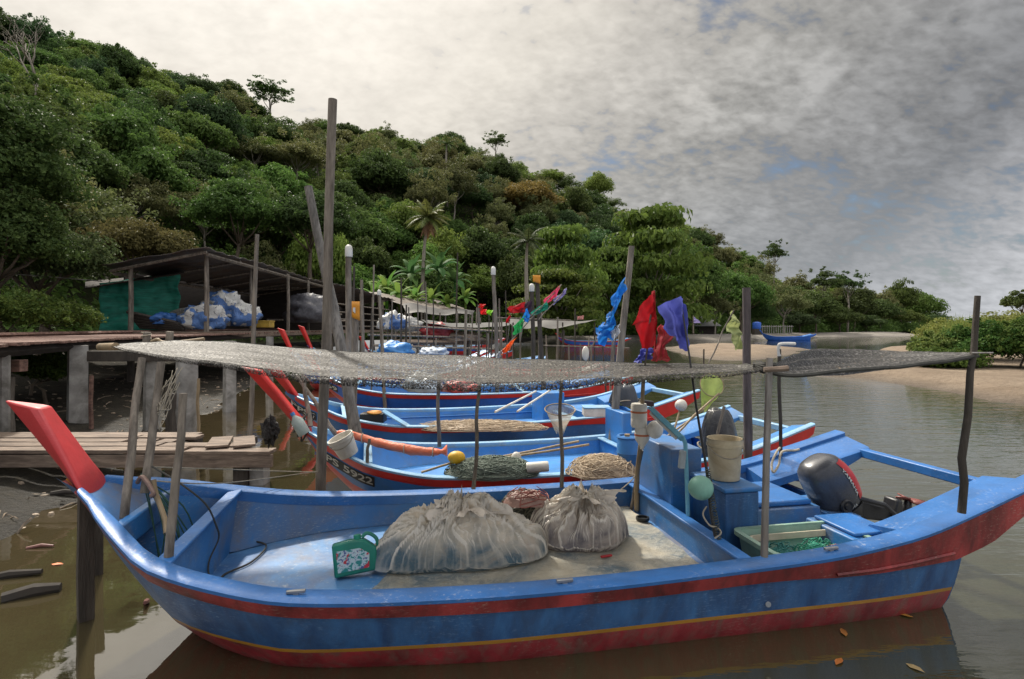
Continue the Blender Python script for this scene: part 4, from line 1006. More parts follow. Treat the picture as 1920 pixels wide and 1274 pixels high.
s3 = thing('fishing_shed', 'long tan-roofed shed standing on thin posts beyond the boardwalk', 'shed', (-8, 52, 1.8), GS)
sheet('roof', [P(690, 548, 47), P(768, 578, 43), P(884, 584, 60), P(820, 562, 66)], M_roof2, s3, wav=.15)
m = MB(); m.box((-8.5, 52, 1.5), (4, 17, .15)); m.build('floor', M_plank, s3)
for px, Y in [(770, 43.5), (790, 46), (812, 49), (835, 52), (858, 56), (880, 60), (745, 46), (800, 58)]:
    m = MB(); x = wx(px, Y); m.tube([(x, Y, -.3), (x, Y, 3.7)], .08, 6); m.build('post', M_pole, s3)
aw = thing('tarp_awning', 'pale grey torn awning hanging off the tan roof edge', 'awning', (-6.5, 42, 1))
def awf(u, v):
    p = lerp(lerp(P(755, 570, 41), P(890, 584, 46), u), lerp(P(765, 588, 38), P(880, 590, 44), u), v); p.z += .1*math.sin(u*9)-.18*math.sin(math.pi*v)+.1*nz(u*5, v*4); return p
m = MB(); m.grid(awf, 30, 10); m.build('sheet', M_grey_tarp, aw, smooth=180)
for px, Y in [(760, 39), (825, 41), (884, 45)]:
    m = MB(); x = wx(px, Y); m.tube([(x, Y, -.3), (x, Y, 3.1)], .06, 6); m.build('post', M_pole, aw)
aw = thing('tarp_awning', 'sagging black awning on poles over the far mooring', 'awning', (-3, 30, 0))
def awf(u, v):
    p = lerp(lerp(P(790, 600, 28), P(965, 602, 28), u), lerp(P(800, 606, 24), P(955, 610, 24), u), v); p.z += -.15*math.sin(math.pi*u)+.05*nz(u*5, v*4); return p
m = MB(); m.grid(awf, 30, 8); m.build('sheet', pmat('black_sheet', (.02, .02, .02), .6, .3), aw, smooth=180)
for px, Y in [(795, 27), (960, 27), (880, 25)]:
    m = MB(); x = wx(px, Y); m.tube([(x, Y, -.5), (x, Y, H+5/1050*Y)], .05, 6); m.build('post', M_pole, aw)
aw = thing('tarp_awning', 'flat grey awning behind the red and green flags', 'awning', (2, 34, 0))
def awf(u, v):
    p = lerp(lerp(P(955, 598, 36), P(1120, 600, 38), u), lerp(P(960, 612, 30), P(1060, 613, 31), u), v); p.z += -.12*math.sin(math.pi*u*2)**2+.04*nz(u*5, v*4); return p
m = MB(); m.grid(awf, 30, 8); m.build('sheet', M_grey_tarp, aw, smooth=180)
for px, Y in [(962, 31), (1010, 31), (1055, 32), (1115, 38)]:
    m = MB(); x = wx(px, Y); m.tube([(x, Y, -.5), (x, Y, H+10/1050*Y)], .05, 6); m.build('post', M_poled, aw)
# rail fences of the mooring
for lab, x0, x1, y0, Y in [('thin rail fence over green water left of the blue pennant', 1012, 1180, 648, 16.5), ('thin pale rail beside the red pennants', 930, 1070, 596, 17)]:
    T = thing('rail_fence', lab, 'fence', P(x0, y0, Y)); m = MB(); m.tube([P(x0, y0, Y), P(x1, y0+5, Y+.5)], .025, 6); m.build('rail', M_pole, T)
    for k in range(4):
        m = MB(); q = P(lerp(x0, x1, (k+.3)/4), y0+2, Y+.1); m.tube([q+V((0, 0, .05)), V((q.x, q.y, -.4))], .03, 6); m.build('post', M_pole, T)
# ------------------------------------------------------------------ loads and gear
def plain(name, col, **k):
    d = dict(rough=.5, var=.18, scale=5, grime=tuple(c*.4+.02 for c in col), gamt=.5, gscale=4); d.update(k); return pmat(name, col, **d)
def tangle(c, rx, ry, h, n, r, mat, seed, length=6):
    q = random.Random(seed); m = MB(); c = V(c)
    for _ in range(n):
        a = q.uniform(0, 6.28); rr = math.sqrt(q.random()); pts = []
        for k in range(length):
            a += q.uniform(-.9, .9); rr = min(1.05, max(0, rr+q.uniform(-.3, .3)))
            z = h*math.sqrt(max(0, 1-min(1, rr)**2))+q.uniform(-.01, .03)
            pts.append(c+V((math.cos(a)*rx*rr, math.sin(a)*ry*rr, z)))
        m.rope(pts, r, 4, 4)
    return m
def net_heap(label, c, rx, ry, h, mat, mat2, seed, n=60, r=.006, cat='fishing net', name='net_heap', group=None, rot=0):
    T = thing(name, label, cat, c, group); m = MB(); c = V(c)
    def fn(u, v):
        a = u*2*math.pi; rr = v; k = 1+.22*nz(math.cos(a)*1.5+seed, math.sin(a)*1.5)
        z = h*max(0, 1-rr**2.2)**.7*(1+.3*nz(math.cos(a)*rr*2+seed, math.sin(a)*rr*2, 3))+.05*h*math.sin(rr*25+a*3+6*nz(a, rr*3, seed))
        return c+V((math.cos(a)*rx*rr*k, math.sin(a)*ry*rr*k, z-.01))
    m.grid(lambda u, v: fn(v, u), 18, 49); m.build('mass', mat, T, smooth=180)
    tangle(c, rx, ry, h, n, r, mat2, seed).build('strands', mat2, T, smooth=180); return T

# plastic sheet lying on the deck of the near boat
def sheet_mat():
    m, t, out = newmat('dirty_plastic_sheet')
    tc = t.add('ShaderNodeTexCoord').outputs['Object']
    n1 = t.noise(tc, 2.2, 6, .6, .8); n2 = t.noise(tc, 9, 6, .7, 2.5); n3 = t.noise(t.scale(tc, (2, 8, 1), (0, 0, 0), (0, 0, R(30))), 7, 5, .7, 1.5)
    c = t.ramp(n1, [(.38, (.11, .16, .19)), (.5, (.33, .32, .27)), (.62, (.50, .45, .34))])
    c = t.mix(t.math('MULTIPLY', t.ramp(n2, [(.5, 0.0), (.62, 1.0)]), .55), c, (.5, .48, .41))
    c = t.mix(t.math('MULTIPLY', t.ramp(n3, [(.54, 0.0), (.66, 1.0)]), .5), c, (.22, .17, .11))
    bs = t.add('ShaderNodeBsdfPrincipled', ins={'Base Color': c, 'Roughness': .35})
    bp = t.add('ShaderNodeBump', ins={'Strength': .5, 'Distance': .03, 'Height': t.math('ADD', n2, n3)}); t.l.new(bp.outputs[0], bs.inputs['Normal'])
    t.l.new(bs.outputs[0], out.inputs[0]); return m
m = MB()
def psf(u, v):
    s0 = 2.28+.12*nz(v*6, 1)+.10*(v); s1 = 4.58-.05*abs(nz(v*5, 4))
    s = lerp(s0, s1, u); yy = lerp(-.90, .86-.28*max(0, .3-u), v)
    return FB.L(s, yy, .302+.010*abs(nz(s*3, yy*3))+.014*max(0, nz(s*9, yy*7, 2))+(.02*abs(nz(v*9, 3)) if u < .03 else 0))
m.grid(psf, 90, 60); m.build('plastic_sheet', sheet_mat(), label='dirty cream plastic sheet covering the deck under the two tied sacks', cat='plastic sheet', smooth=180)

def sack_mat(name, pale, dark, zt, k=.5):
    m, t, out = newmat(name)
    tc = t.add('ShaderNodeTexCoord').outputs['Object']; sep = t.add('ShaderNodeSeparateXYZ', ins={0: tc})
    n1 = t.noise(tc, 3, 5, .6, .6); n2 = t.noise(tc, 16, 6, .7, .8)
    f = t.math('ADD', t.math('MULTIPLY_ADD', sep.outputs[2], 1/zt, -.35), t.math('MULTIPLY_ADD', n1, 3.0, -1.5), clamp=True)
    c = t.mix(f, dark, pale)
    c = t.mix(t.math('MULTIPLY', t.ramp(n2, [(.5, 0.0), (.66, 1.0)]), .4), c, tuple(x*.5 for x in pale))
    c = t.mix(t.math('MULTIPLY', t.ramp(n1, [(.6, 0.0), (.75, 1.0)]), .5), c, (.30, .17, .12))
    pt = t.add('ShaderNodeNewGeometry').outputs['Pointiness']
    c = t.mix(t.math('MULTIPLY', t.ramp(pt, [(.505, 0.0), (.53, 1.0)]), .9), c, (.86, .81, .72))       # pale highlights along the creases, painted into the colour
    bs = t.add('ShaderNodeBsdfPrincipled', ins={'Base Color': c, 'Roughness': .18, 'Specular IOR Level': .8})
    vo = t.add('ShaderNodeTexVoronoi', feature='DISTANCE_TO_EDGE', ins={'Scale': 11.0}); nv = t.add('ShaderNodeTexNoise', ins={'Vector': tc, 'Scale': 5.0}); av = t.add('ShaderNodeVectorMath', operation='MULTIPLY_ADD', ins={0: nv.outputs['Color'], 1: (.25, .25, .25), 2: tc}); t.l.new(av.outputs[0], vo.inputs['Vector'])
    cr = t.ramp(vo.outputs['Distance'], [(.0, 1.0), (.12, 0.0)])
    bp = t.add('ShaderNodeBump', ins={'Strength': .5, 'Distance': .02, 'Height': t.math('ADD', t.math('MULTIPLY', cr, .0), t.noise(t.scale(tc, (1, 1, 1)), 20, 5, .65, 1.2))}); t.l.new(bp.outputs[0], bs.inputs['Normal'])
    tr = t.add('ShaderNodeBsdfTranslucent', ins={'Color': c}); mx = t.add('ShaderNodeMixShader', ins={0: k*.7, 1: bs.outputs[0], 2: tr.outputs[0]})
    t.l.new(mx.outputs[0], out.inputs[0]); return m
M_frill = pmat('sack_mouth', (.66, .60, .52), .3, .2, 6, grime=(.4, .33, .27), gamt=.5, bump=.5, bscale=30, trans=.2)
def sack(label, c, rx, ry, h, knot, seed, mat, rot=0, pleats=34, frill=.16, group='tied sacks on the near deck', plump=.55, skew=0.0):
    """c centre on the deck; knot (x,y,z) relative; radial pleats run from the knot outwards"""
    T = thing('tied_sack', label, 'sack', c, group); c = V(c); K = V(knot); m = MB(); q = random.Random(seed)
    ph = [q.uniform(0, 6.28) for _ in range(8)]; ca, sa = math.cos(rot), math.sin(rot)
    def edge(a):
        k = 1+.10*math.sin(2*a+ph[0])+.07*math.sin(3*a+ph[1])+.04*math.sin(5*a+ph[2])
        sq = (abs(math.cos(a))**2.6+abs(math.sin(a))**2.6)**(-1/2.6)
        return V((rx*math.cos(a)*k*sq*(1.0+skew*max(0, math.cos(a))), ry*math.sin(a)*k*sq, 0))
    def fn(u, v):
        a = v*2*math.pi; E = edge(a)
        if u < .84:
            w = u/.84; f = w**.9; p = lerp(V((K.x, K.y, 0)), E, f)
            zd = (1-w**2.4)**plump
            z = lerp(h*zd, K.z*(1-w)+h*zd*w, max(0, 1-w*2.0)) if w < .5 else h*zd
            z *= 1+.26*nz(p.x*3.0+seed, p.y*3.0)+.05*nz(p.x*8+seed, p.y*8)
            z = max(z, .03+.05*(1-w))
        else:
            w = (u-.84)/.16; p = E*(1-.10*w**2); z = max(0, .045*(1-w)**1.0)
        rr = u
        am = .17*min(1, u*5)*max(0, 1-rr*1.02)**1.1+.008*(u < .95)
        aw = a+.30*nz(u*2.5+seed, math.cos(a)*1.6, math.sin(a)*1.6)+.10*nz(u*7, math.cos(a)*4+seed, math.sin(a)*4)
        def rg(f, k): return (1-abs(nz(math.cos(aw)*f+seed, math.sin(aw)*f, k+u*1.6)))**5*(.35+1.1*max(0, .5+nz(math.cos(a)*1.5+k, math.sin(a)*1.5, u*2)))
        fo = .95*rg(pleats*.10, 2)+.8*rg(pleats*.24, 5)*(1-.4*u)+.45*rg(pleats*.52, 8)*(1-.8*u)
        fo *= .85; z += am*(fo-.6); p = p*(1+am*.6*(fo-.5))
        return c+V((p.x*ca-p.y*sa, p.x*sa+p.y*ca, z))
    m.grid(fn, 60, 420, close=True); m.build('bag', mat, T, smooth=180)
    m = MB(); kk = c+V((K.x*ca-K.y*sa, K.x*sa+K.y*ca, K.z))
    def fr(u, v):
        a = v*2*math.pi; r_ = lerp(.028, frill, u**1.2)*(1+.35*math.sin(4*a+ph[5])*u+.25*math.sin(9*a+ph[6])*u)
        return kk+V((math.cos(a)*r_+.04*u, math.sin(a)*r_*.8, -.02+frill*.62*u*(1+.35*math.sin(3*a+ph[7]))-.10*u*u+.018*math.sin(14*a+seed)*u))
    m.grid(fr, 10, 80, close=True); m.build('ruffled_mouth', M_frill, T, smooth=180)
    m = MB(); m.rope([kk+V((.036*math.cos(i*.8), .036*math.sin(i*.8), -.012+.003*i)) for i in range(14)], .007, 5); m.build('tie', M_rope, T)
    return T
z0 = .315
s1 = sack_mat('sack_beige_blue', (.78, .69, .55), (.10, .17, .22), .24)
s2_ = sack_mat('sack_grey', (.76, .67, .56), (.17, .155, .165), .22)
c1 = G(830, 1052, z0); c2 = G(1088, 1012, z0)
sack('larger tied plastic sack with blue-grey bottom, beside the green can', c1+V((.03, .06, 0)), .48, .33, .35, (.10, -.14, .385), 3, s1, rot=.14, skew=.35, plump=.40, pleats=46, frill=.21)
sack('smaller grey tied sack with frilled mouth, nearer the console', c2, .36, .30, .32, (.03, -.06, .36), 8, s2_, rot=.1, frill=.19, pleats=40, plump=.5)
M_netg = plain('green_net', (.075, .10, .075), bump=.8, bscale=60, grime=(.14, .12, .09)); M_netg2 = plain('green_strand', (.16, .20, .16), rough=.7)
M_nett = plain('tan_net', (.34, .255, .17), bump=.8, bscale=60, grime=(.2, .14, .09)); M_nett2 = plain('tan_strand', (.50, .40, .28), rough=.7)
M_netr = plain('red_net', (.35, .10, .08), bump=.8, bscale=50)
net_heap('dark green and red net heap squeezed between the two tied sacks', G(985, 975, .33), .26, .2, .24, plain('dark_net', (.045, .05, .04), bump=.8, bscale=60), plain('dark_strand', (.12, .12, .09)), 21, 70, .005)
net_heap('reddish plastic-wrapped net lump behind the grey sack', P(990, 942, 4.55), .20, .12, .10, plain('pinkish_wrap', (.36, .22, .18), rough=.4, bump=.6, bscale=30), M_netr, 22, 10, .004, name='net_bundle')
# green oil can
def can():
    c = G(668, 1077, .31); c.z = .318; T = thing('oil_can', 'green plastic oil can with a pale label leaning on the larger sack', 'can', c)
    g = plain('green_plastic', (.008, .17, .12), rough=.35, gamt=.25); M = Matrix.Rotation(R(14), 4, 'Z') @ Matrix.Rotation(R(-12), 4, 'X') @ Matrix.Rotation(R(-6), 4, 'Y')
    def W_(x, y, z): return c+(M @ V((x, y, z)))
    prof = [(-.14, 0), (.13, 0), (.15, .015), (.15, .15), (.075, .215), (-.02, .225), (-.14, .215)]
    m = MB(); n = len(prof)
    m.add([W_(x, -.05, z) for x, z in prof]+[W_(x, .05, z) for x, z in prof], [tuple(range(n)), tuple(range(2*n-1, n-1, -1))]+[(i, i+n, (i+1) % n+n, (i+1) % n) for i in range(n)])
    b = m.build('can_body', g, T, bevel=.012)
    m = MB(); m.rope([W_(.06, 0, .225), W_(.10, 0, .245), W_(.155, 0, .20), W_(.16, 0, .12), W_(.14, 0, .07)], .013, 8); m.build('handle', g, T)
    m = MB(); m.lathe([(.024, 0), (.026, .03), (.02, .035)], W_(.03, 0, .215), 12, M.to_3x3()); m.build('screw_cap', plain('cap_green', (.012, .23, .15)), T)
    m = MB(); m.add([W_(-.115, -.0525, .03), W_(.09, -.0525, .03), W_(.10, -.0525, .12), W_(.04, -.0525, .165), W_(-.115, -.0525, .17)], [(0, 1, 2, 3, 4)])
    lm, t, out = newmat('torn_label'); tc = t.add('ShaderNodeTexCoord').outputs['Object']
    n1 = t.noise(tc, 28, 4, .6, .5); n2 = t.noise(tc, 20, 2, .5)
    cc = t.ramp(n1, [(.42, (.02, .2, .2)), (.47, (.35, .5, .55)), (.56, (.45, .5, .52)), (.6, (.05, .1, .25))]); cc = t.mix(t.ramp(n2, [(.6, 0.0), (.63, 1.0)]), cc, (.4, .03, .05))
    bs = t.add('ShaderNodeBsdfPrincipled', ins={'Base Color': cc, 'Roughness': .4}); t.l.new(bs.outputs[0], out.inputs[0])
    m.build('paper_label', lm, b, smooth=0)
can()
m = MB(); q = G(1137, 1043, .33); m.box(q, (.09, .022, .014), Matrix.Rotation(.35, 3, 'Z')); m.build('lighter', plain('red_plastic', (.40, .015, .02)), label='small red plastic piece lying on the sheet right of the grey sack', cat='plastic piece', bevel=.004)
m = MB(); m.lathe([(.055, 0), (.06, .012), (.058, .03), (.045, .03), (.043, .012), (.001, .012)], G(1205, 976, .31), 18); m.build('bottle_lid', plain('black_plastic', (.015, .016, .018), rough=.35), label='round black lid lying on the deck by the bamboo pole foot', cat='lid')
# ropes and gear in the bow
M_rp = M_ropeg
cb = FB.L(.97, -.02, .36)
T = thing('rope_coil', 'heap of thin green rope in the bow between the two thwarts', 'rope', cb)
m = tangle(cb, .17, .22, .10, 40, .005, M_ropeg, 5, 7); m.build('loops', M_ropeg, T, smooth=180)
m = MB()
q = random.Random(4); top = P(268, 893, 3.75)
for k in range(14):
    e = cb+V((q.uniform(-.1, .12), q.uniform(-.1, .2), .06)); m.rope([top+V((q.uniform(-.02, .02), 0, q.uniform(-.02, .02))), lerp(top, e, .4)+V((q.uniform(.0, .1), q.uniform(-.05, .05), 0)), e], .005, 4, 5)
m.build('hanging_strands', M_ropeg, T, smooth=180)
m = MB(); m.rope([P(288, 900, 3.62), P(292, 925, 3.6), P(308, 970, 3.55), P(312, 1000, 3.5)], .016, 8); m.build('bent_stick', M_bamboo, label='crooked reddish stick propped among green rope in the near bow', cat='stick')
m = MB(); m.rope([P(258, 905, 3.65), P(268, 895, 3.6), P(288, 925, 3.55), P(283, 930, 3.55)], .014, 8); m.build('iron_anchor', plain('rusty_iron', (.16, .10, .08), bump=.5), label='rusty hooked iron bar tangled in the bow rope', cat='anchor')
m = MB(); m.rope([G(440, 1020, .30), G(455, 1014, .303), G(490, 1018, .305), G(498, 1028, .303), G(470, 1055, .303), G(425, 1075, .303), G(412, 1087, .30)], .007, 6); m.build('deck_rope', M_roped, label='dark rope lying in a hook shape on the near deck', cat='rope')
m = MB(); m.rope([P(285, 875, 3.62), P(335, 905, 3.6), P(385, 945, 3.7), P(405, 985, 3.8), P(410, 1010, 3.85), P(393, 1050, 3.8), P(392, 1078, 3.75), P(412, 1086, 3.72)], .006, 6); m.build('mooring_line', M_roped, label='thin dark line slung from the bow stick down to the deck', cat='rope')
for lab, y0, y1 in [('thin pale mooring line, upper of two from the bow stick to the tallest pole', 876, 886), ('thin pale mooring line, lower of two from the bow stick to the tallest pole', 902, 884)]:
    m = MB(); m.rope([P(286, y0, 3.7), P(420, y0+4, 4.3), P(596, y1, 5.35)], .0045, 5); m.build('mooring_line', M_rope, label=lab, cat='rope', group='pale mooring lines')
# twine hanging at the middle bow stick
m = MB(); q = random.Random(9)
for k in range(16):
    a = P(298+q.uniform(-4, 4), 780+q.uniform(-20, 30), 3.8); b = P(q.uniform(300, 355), q.uniform(685, 730), 3.9); m.rope([a, lerp(a, b, .5)+V((q.uniform(-.05, .05), 0, q.uniform(-.08, .04))), b], .003, 4, 4)
m.build('loose_twine', M_rope, label='pale frayed twine hanging off the rope-bound bow stick', cat='twine', smooth=180)
# console gear: box, bucket, floats, lamp
bx = thing('storage_box', 'upright blue storage box carrying the cream bucket beside the console', 'box', FB.L(4.98, -.18, .17))
bbox(FB, 4.84, 5.12, -.36, .12, .17, .76, 'box_body', M_blue, bx); bbox(FB, 4.82, 5.14, -.38, .14, .763, .80, 'lid', M_blue_in, bx)
def bucket(label, c, r0, r1, h, mat, group=None, M=None, handle=True, dirt=True):
    T = thing('bucket', label, 'bucket', c, group); m = MB(); M = M or Matrix.Identity(3)
    m.lathe([(.001, .004), (r0*.97, 0), (r0, .006), (lerp(r0, r1, .8), h*.80), (lerp(r0, r1, .82)+.007, h*.81), (lerp(r0, r1, .86)+.007, h*.86), (r1, h*.87), (r1, h), (r1+.006, h), (r1-.008, h), (r0-.006, .02), (.001, .02)], c, 28, M, cap=False)
    m.build('bucket_shell', mat, T, smooth=40)
    if handle:
        m = MB(); m.rope([V(c)+M @ V((math.cos(a)*(r1+.008), -abs(math.sin(a))*r1*.35-.6*r1*abs(math.sin(a)), h*.9-math.sin(a)*h*.33)) for a in [math.pi*k/8 for k in range(9)]], .005, 5); m.build('handle', M_rope, T)
    return T
bucket('cream plastic bucket with a hanging handle on top of the blue storage box', FB.L(4.98, -.12, .805), .115, .135, .32, plain('cream_plastic', (.58, .50, .34), grime=(.3, .2, .1), gamt=.6))
FB_Y = 5.2
bp = thing('bamboo_pole', 'bamboo pole beside the console carrying white floats and the red flag', 'pole', P(1195, 955, 5.2))
m = MB(); m.tube(wob(P(1194, 957, 5.2), P(1207, 700, 5.0), 8, .02, 9), [.024, .023, .022, .021, .02, .019, .018, .017], 9); m.build('shaft', M_bamboo, bp)
m = MB(); m.tube(wob(P(1183, 957, 5.25), P(1203, 845, 5.15), 6, .02, 19), .018, 8); m.build('side_stick', M_pole, bp)
for lab, px, py, w, h_, kind_ in [('white bottle float, upper one on the bamboo pole by the console', 1198, 802, 30, 45, 0), ('white bottle float, lower one with tapered end on the bamboo pole', 1204, 843, 28, 42, 1)]:
    c = P(px, py, 5.05); r_ = w/2/F*5.05; hh = h_/F*5.05; T = thing('float', lab, 'float', c, 'white floats on the bamboo pole'); m = MB()
    prof = [(.001, 0), (r_*.9, .004), (r_, .02), (r_, hh*.35), (r_*.97, hh*.38), (r_, hh*.42), (r_, hh*.93), (r_*.9, hh), (.001, hh*1.01)] if kind_ == 0 else [(.001, 0), (r_*.25, .002), (r_*.3, hh*.12), (r_*.95, hh*.45), (r_, hh*.6), (r_*.98, hh*.9), (r_*.85, hh), (.001, hh*1.01)]
    m.lathe(prof, c, 20, cap=False); m.build('float_body', M_greyw, T); m = MB(); m.lathe([(r_*1.02, hh*.62), (r_*1.03, hh*.66), (r_*1.02, hh*.70)], c, 20, cap=False); m.build('tie_band', plain('orange_twine', (.5, .14, .05)), T)
m = MB(); m.blob(P(1228, 806, 4.98), (.072, .072, .08), 22, .02); m.build('float', M_greyw, label='round white float resting on the console corner', cat='float', group='white floats on the bamboo pole')
m = MB(); m.rope([P(1192, 890, 5.15), P(1180, 905, 5.1), P(1150, 928, 5.05), P(1120, 940, 5.0)], .006, 5); m.build('mooring_line', M_rope, label='slack pale line from the bamboo pole to the gunwale by the grey sack', cat='rope')
lp_ = thing('tube_lamp', 'pale blue pipe holding an unlit tube lamp leaning over the console', 'lamp', FB.L(4.78, .12, .45))
a = P(1290, 967, 4.45); M_lblue = plain('light_blue_paint', (.16, .42, .55))
m = MB(); m.tube([a, P(1287, 880, 4.45), P(1285, 832, 4.45), P(1280, 820, 4.45), P(1272, 815, 4.48)], .017, 8); m.build('pipe', M_lblue, lp_)
m = MB(); p0, p1 = P(1222, 768, 4.65), P(1278, 822, 4.42); d = (p1-p0).normalized(); n_ = V((0, 1, 0)).cross(d).normalized(); w_ = d.cross(n_)
m.hexa([p0-n_*.02-w_*.045, p1-n_*.02-w_*.045, p1-n_*.02+w_*.045, p0-n_*.02+w_*.045, p0+n_*.02-w_*.045, p1+n_*.02-w_*.045, p1+n_*.02+w_*.045, p0+n_*.02+w_*.045]); m.build('lamp_housing', M_lblue, lp_, bevel=.006)
m = MB(); m.tube([p0+d*.02-w_*.01+n_*.03, p1-d*.02-w_*.01+n_*.03], .014, 8); m.build('tube', M_whitecap, lp_)
m = MB(); m.box(P(1279, 862, 4.40), (.05, .04, .14), Matrix.Rotation(.1, 3, 'Y')); m.build('switch_box', plain('pale_grey_box', (.4, .45, .48)), lp_, bevel=.008)
# dark flag rod with wrapped net and the pale green ball float
rd = thing('flag_rod', 'slender black rod wrapped with twine, standing by the console under the blue flag', 'rod', P(1350, 1055, 3.95))
m = MB(); m.tube([P(1351, 1057, 3.9), P(1333, 960, 4.1), P(1325, 880, 4.2), P(1305, 760, 4.4), P(1293, 670, 4.5), P(1276, 560, 4.6)], [.014, .013, .011, .009, .008, .006], 7); m.build('shaft', plain('black_rod', (.02, .02, .02)), rd)
m = MB(); q = random.Random(6)
for k in range(26):
    t_ = k/26; b = lerp(P(1350, 1030, 3.93), P(1326, 880, 4.18), t_); m.rope([b+V((.018*math.cos(i*1.3+k), .018*math.sin(i*1.3+k), i*.006)) for i in range(6)], .004, 4, 3)
m.build('twine_wrap', plain('mottled_twine', (.05, .06, .05), grime=(.2, .18, .14)), rd, smooth=180)
c = P(1314, 915, 4.08); m = MB(); m.blob(c, (.09, .09, .088), 26, .01); T = m.build('float', plain('pale_green_float', (.20, .42, .33), grime=(.12, .2, .16)), label='pale green ball float hanging on the black rod by the console', cat='float')
m = MB(); m.rope([P(1325, 950, 4.05), P(1318, 965, 4.03), P(1330, 985, 4.0), P(1345, 990, 3.98), P(1352, 1000, 3.95), P(1340, 1010, 3.95)], .006, 5); m.build('rope_loop', M_rope, label='small pale rope loops hanging at the foot of the black rod', cat='rope')
m = MB(); m.rope([P(1462, 840, 5.6), P(1455, 850, 5.5), P(1447, 870, 5.45), P(1450, 886, 5.4), P(1460, 872, 5.45), P(1466, 848, 5.5), P(1490, 845, 5.55), P(1498, 843, 5.6)], .012, 6); m.build('rope_loop', M_rope, label='pale rope hitched round the dark pole on the far stern gunwale', cat='rope')
# basket of nets on the near side
def crate():
    cx_, cy_ = 5.30, -.66; z = .40; T = thing('net_basket', 'pale green plastic basket filled with net scraps behind the near gunwale', 'basket', FB.L(cx_, cy_, .17))
    g = plain('pale_green_plastic', (.22, .36, .29), grime=(.2, .2, .15)); cr = plain('cream_rim', (.55, .48, .36))
    def ring(m, hx, hy, r_, z0_, z1_, th, flare=0):
        pts = []
        for sx, sy in ((-1, -1), (1, -1), (1, 1), (-1, 1)):
            for k in range(5):
                a = math.atan2(sy, sx)+(k-2)/4*math.pi/2*.98; pts.append((sx*(hx-r_)+math.cos(a)*r_, sy*(hy-r_)+math.sin(a)*r_))
        n = len(pts)
        vs = [FB.L(cx_+x*f, cy_+y*f, zz) for f, zz in ((1-flare, z0_), (1, z1_), (1-th, z1_), (1-th-flare, z0_)) for x, y in pts]
        m.add(vs, [(k*n+i, k*n+(i+1) % n, ((k+1) % 4)*n+(i+1) % n, ((k+1) % 4)*n+i) for k in range(4) for i in range(n)]); return pts
    m = MB(); ring(m, .42, .25, .07, .17, z+.1, .04, .12)
    m.add([FB.L(cx_+x, cy_+y, .18) for x, y in ((-.36, -.2), (.36, -.2), (.36, .2), (-.36, .2))], [(0, 1, 2, 3)]); m.build('basket_wall', g, T, smooth=30)
    m = MB(); ring(m, .445, .27, .075, z+.085, z+.115, .09); m.build('rim', g, T, smooth=30)
    m = MB(); ring(m, .36, .2, .06, z+.03, z+.075, .05); m.build('inner_tray', cr, T, smooth=30)
    c = FB.L(cx_, cy_, .36); 
    for lab, dx, dy, rx, h_, mt in [('torn green net scraps inside the pale green basket', .08, 0, .17, .10, plain('emerald_net', (.01, .22, .14), bump=.8)), ('pinkish net scraps at the near side of the green basket', .16, -.09, .13, .08, plain('pink_net', (.40, .18, .18), bump=.8)), ('dark teal rag at the left end of the green basket', -.18, .04, .13, .08, plain('teal_rag', (.02, .16, .15), bump=.6))]:
        q = FB.L(cx_+dx, cy_+dy, .37); net_heap(lab, q, rx, .1, h_, mt, mt, int(dx*100)+9, 14, .004, name='net_scraps', group='scraps in the green basket')
crate()
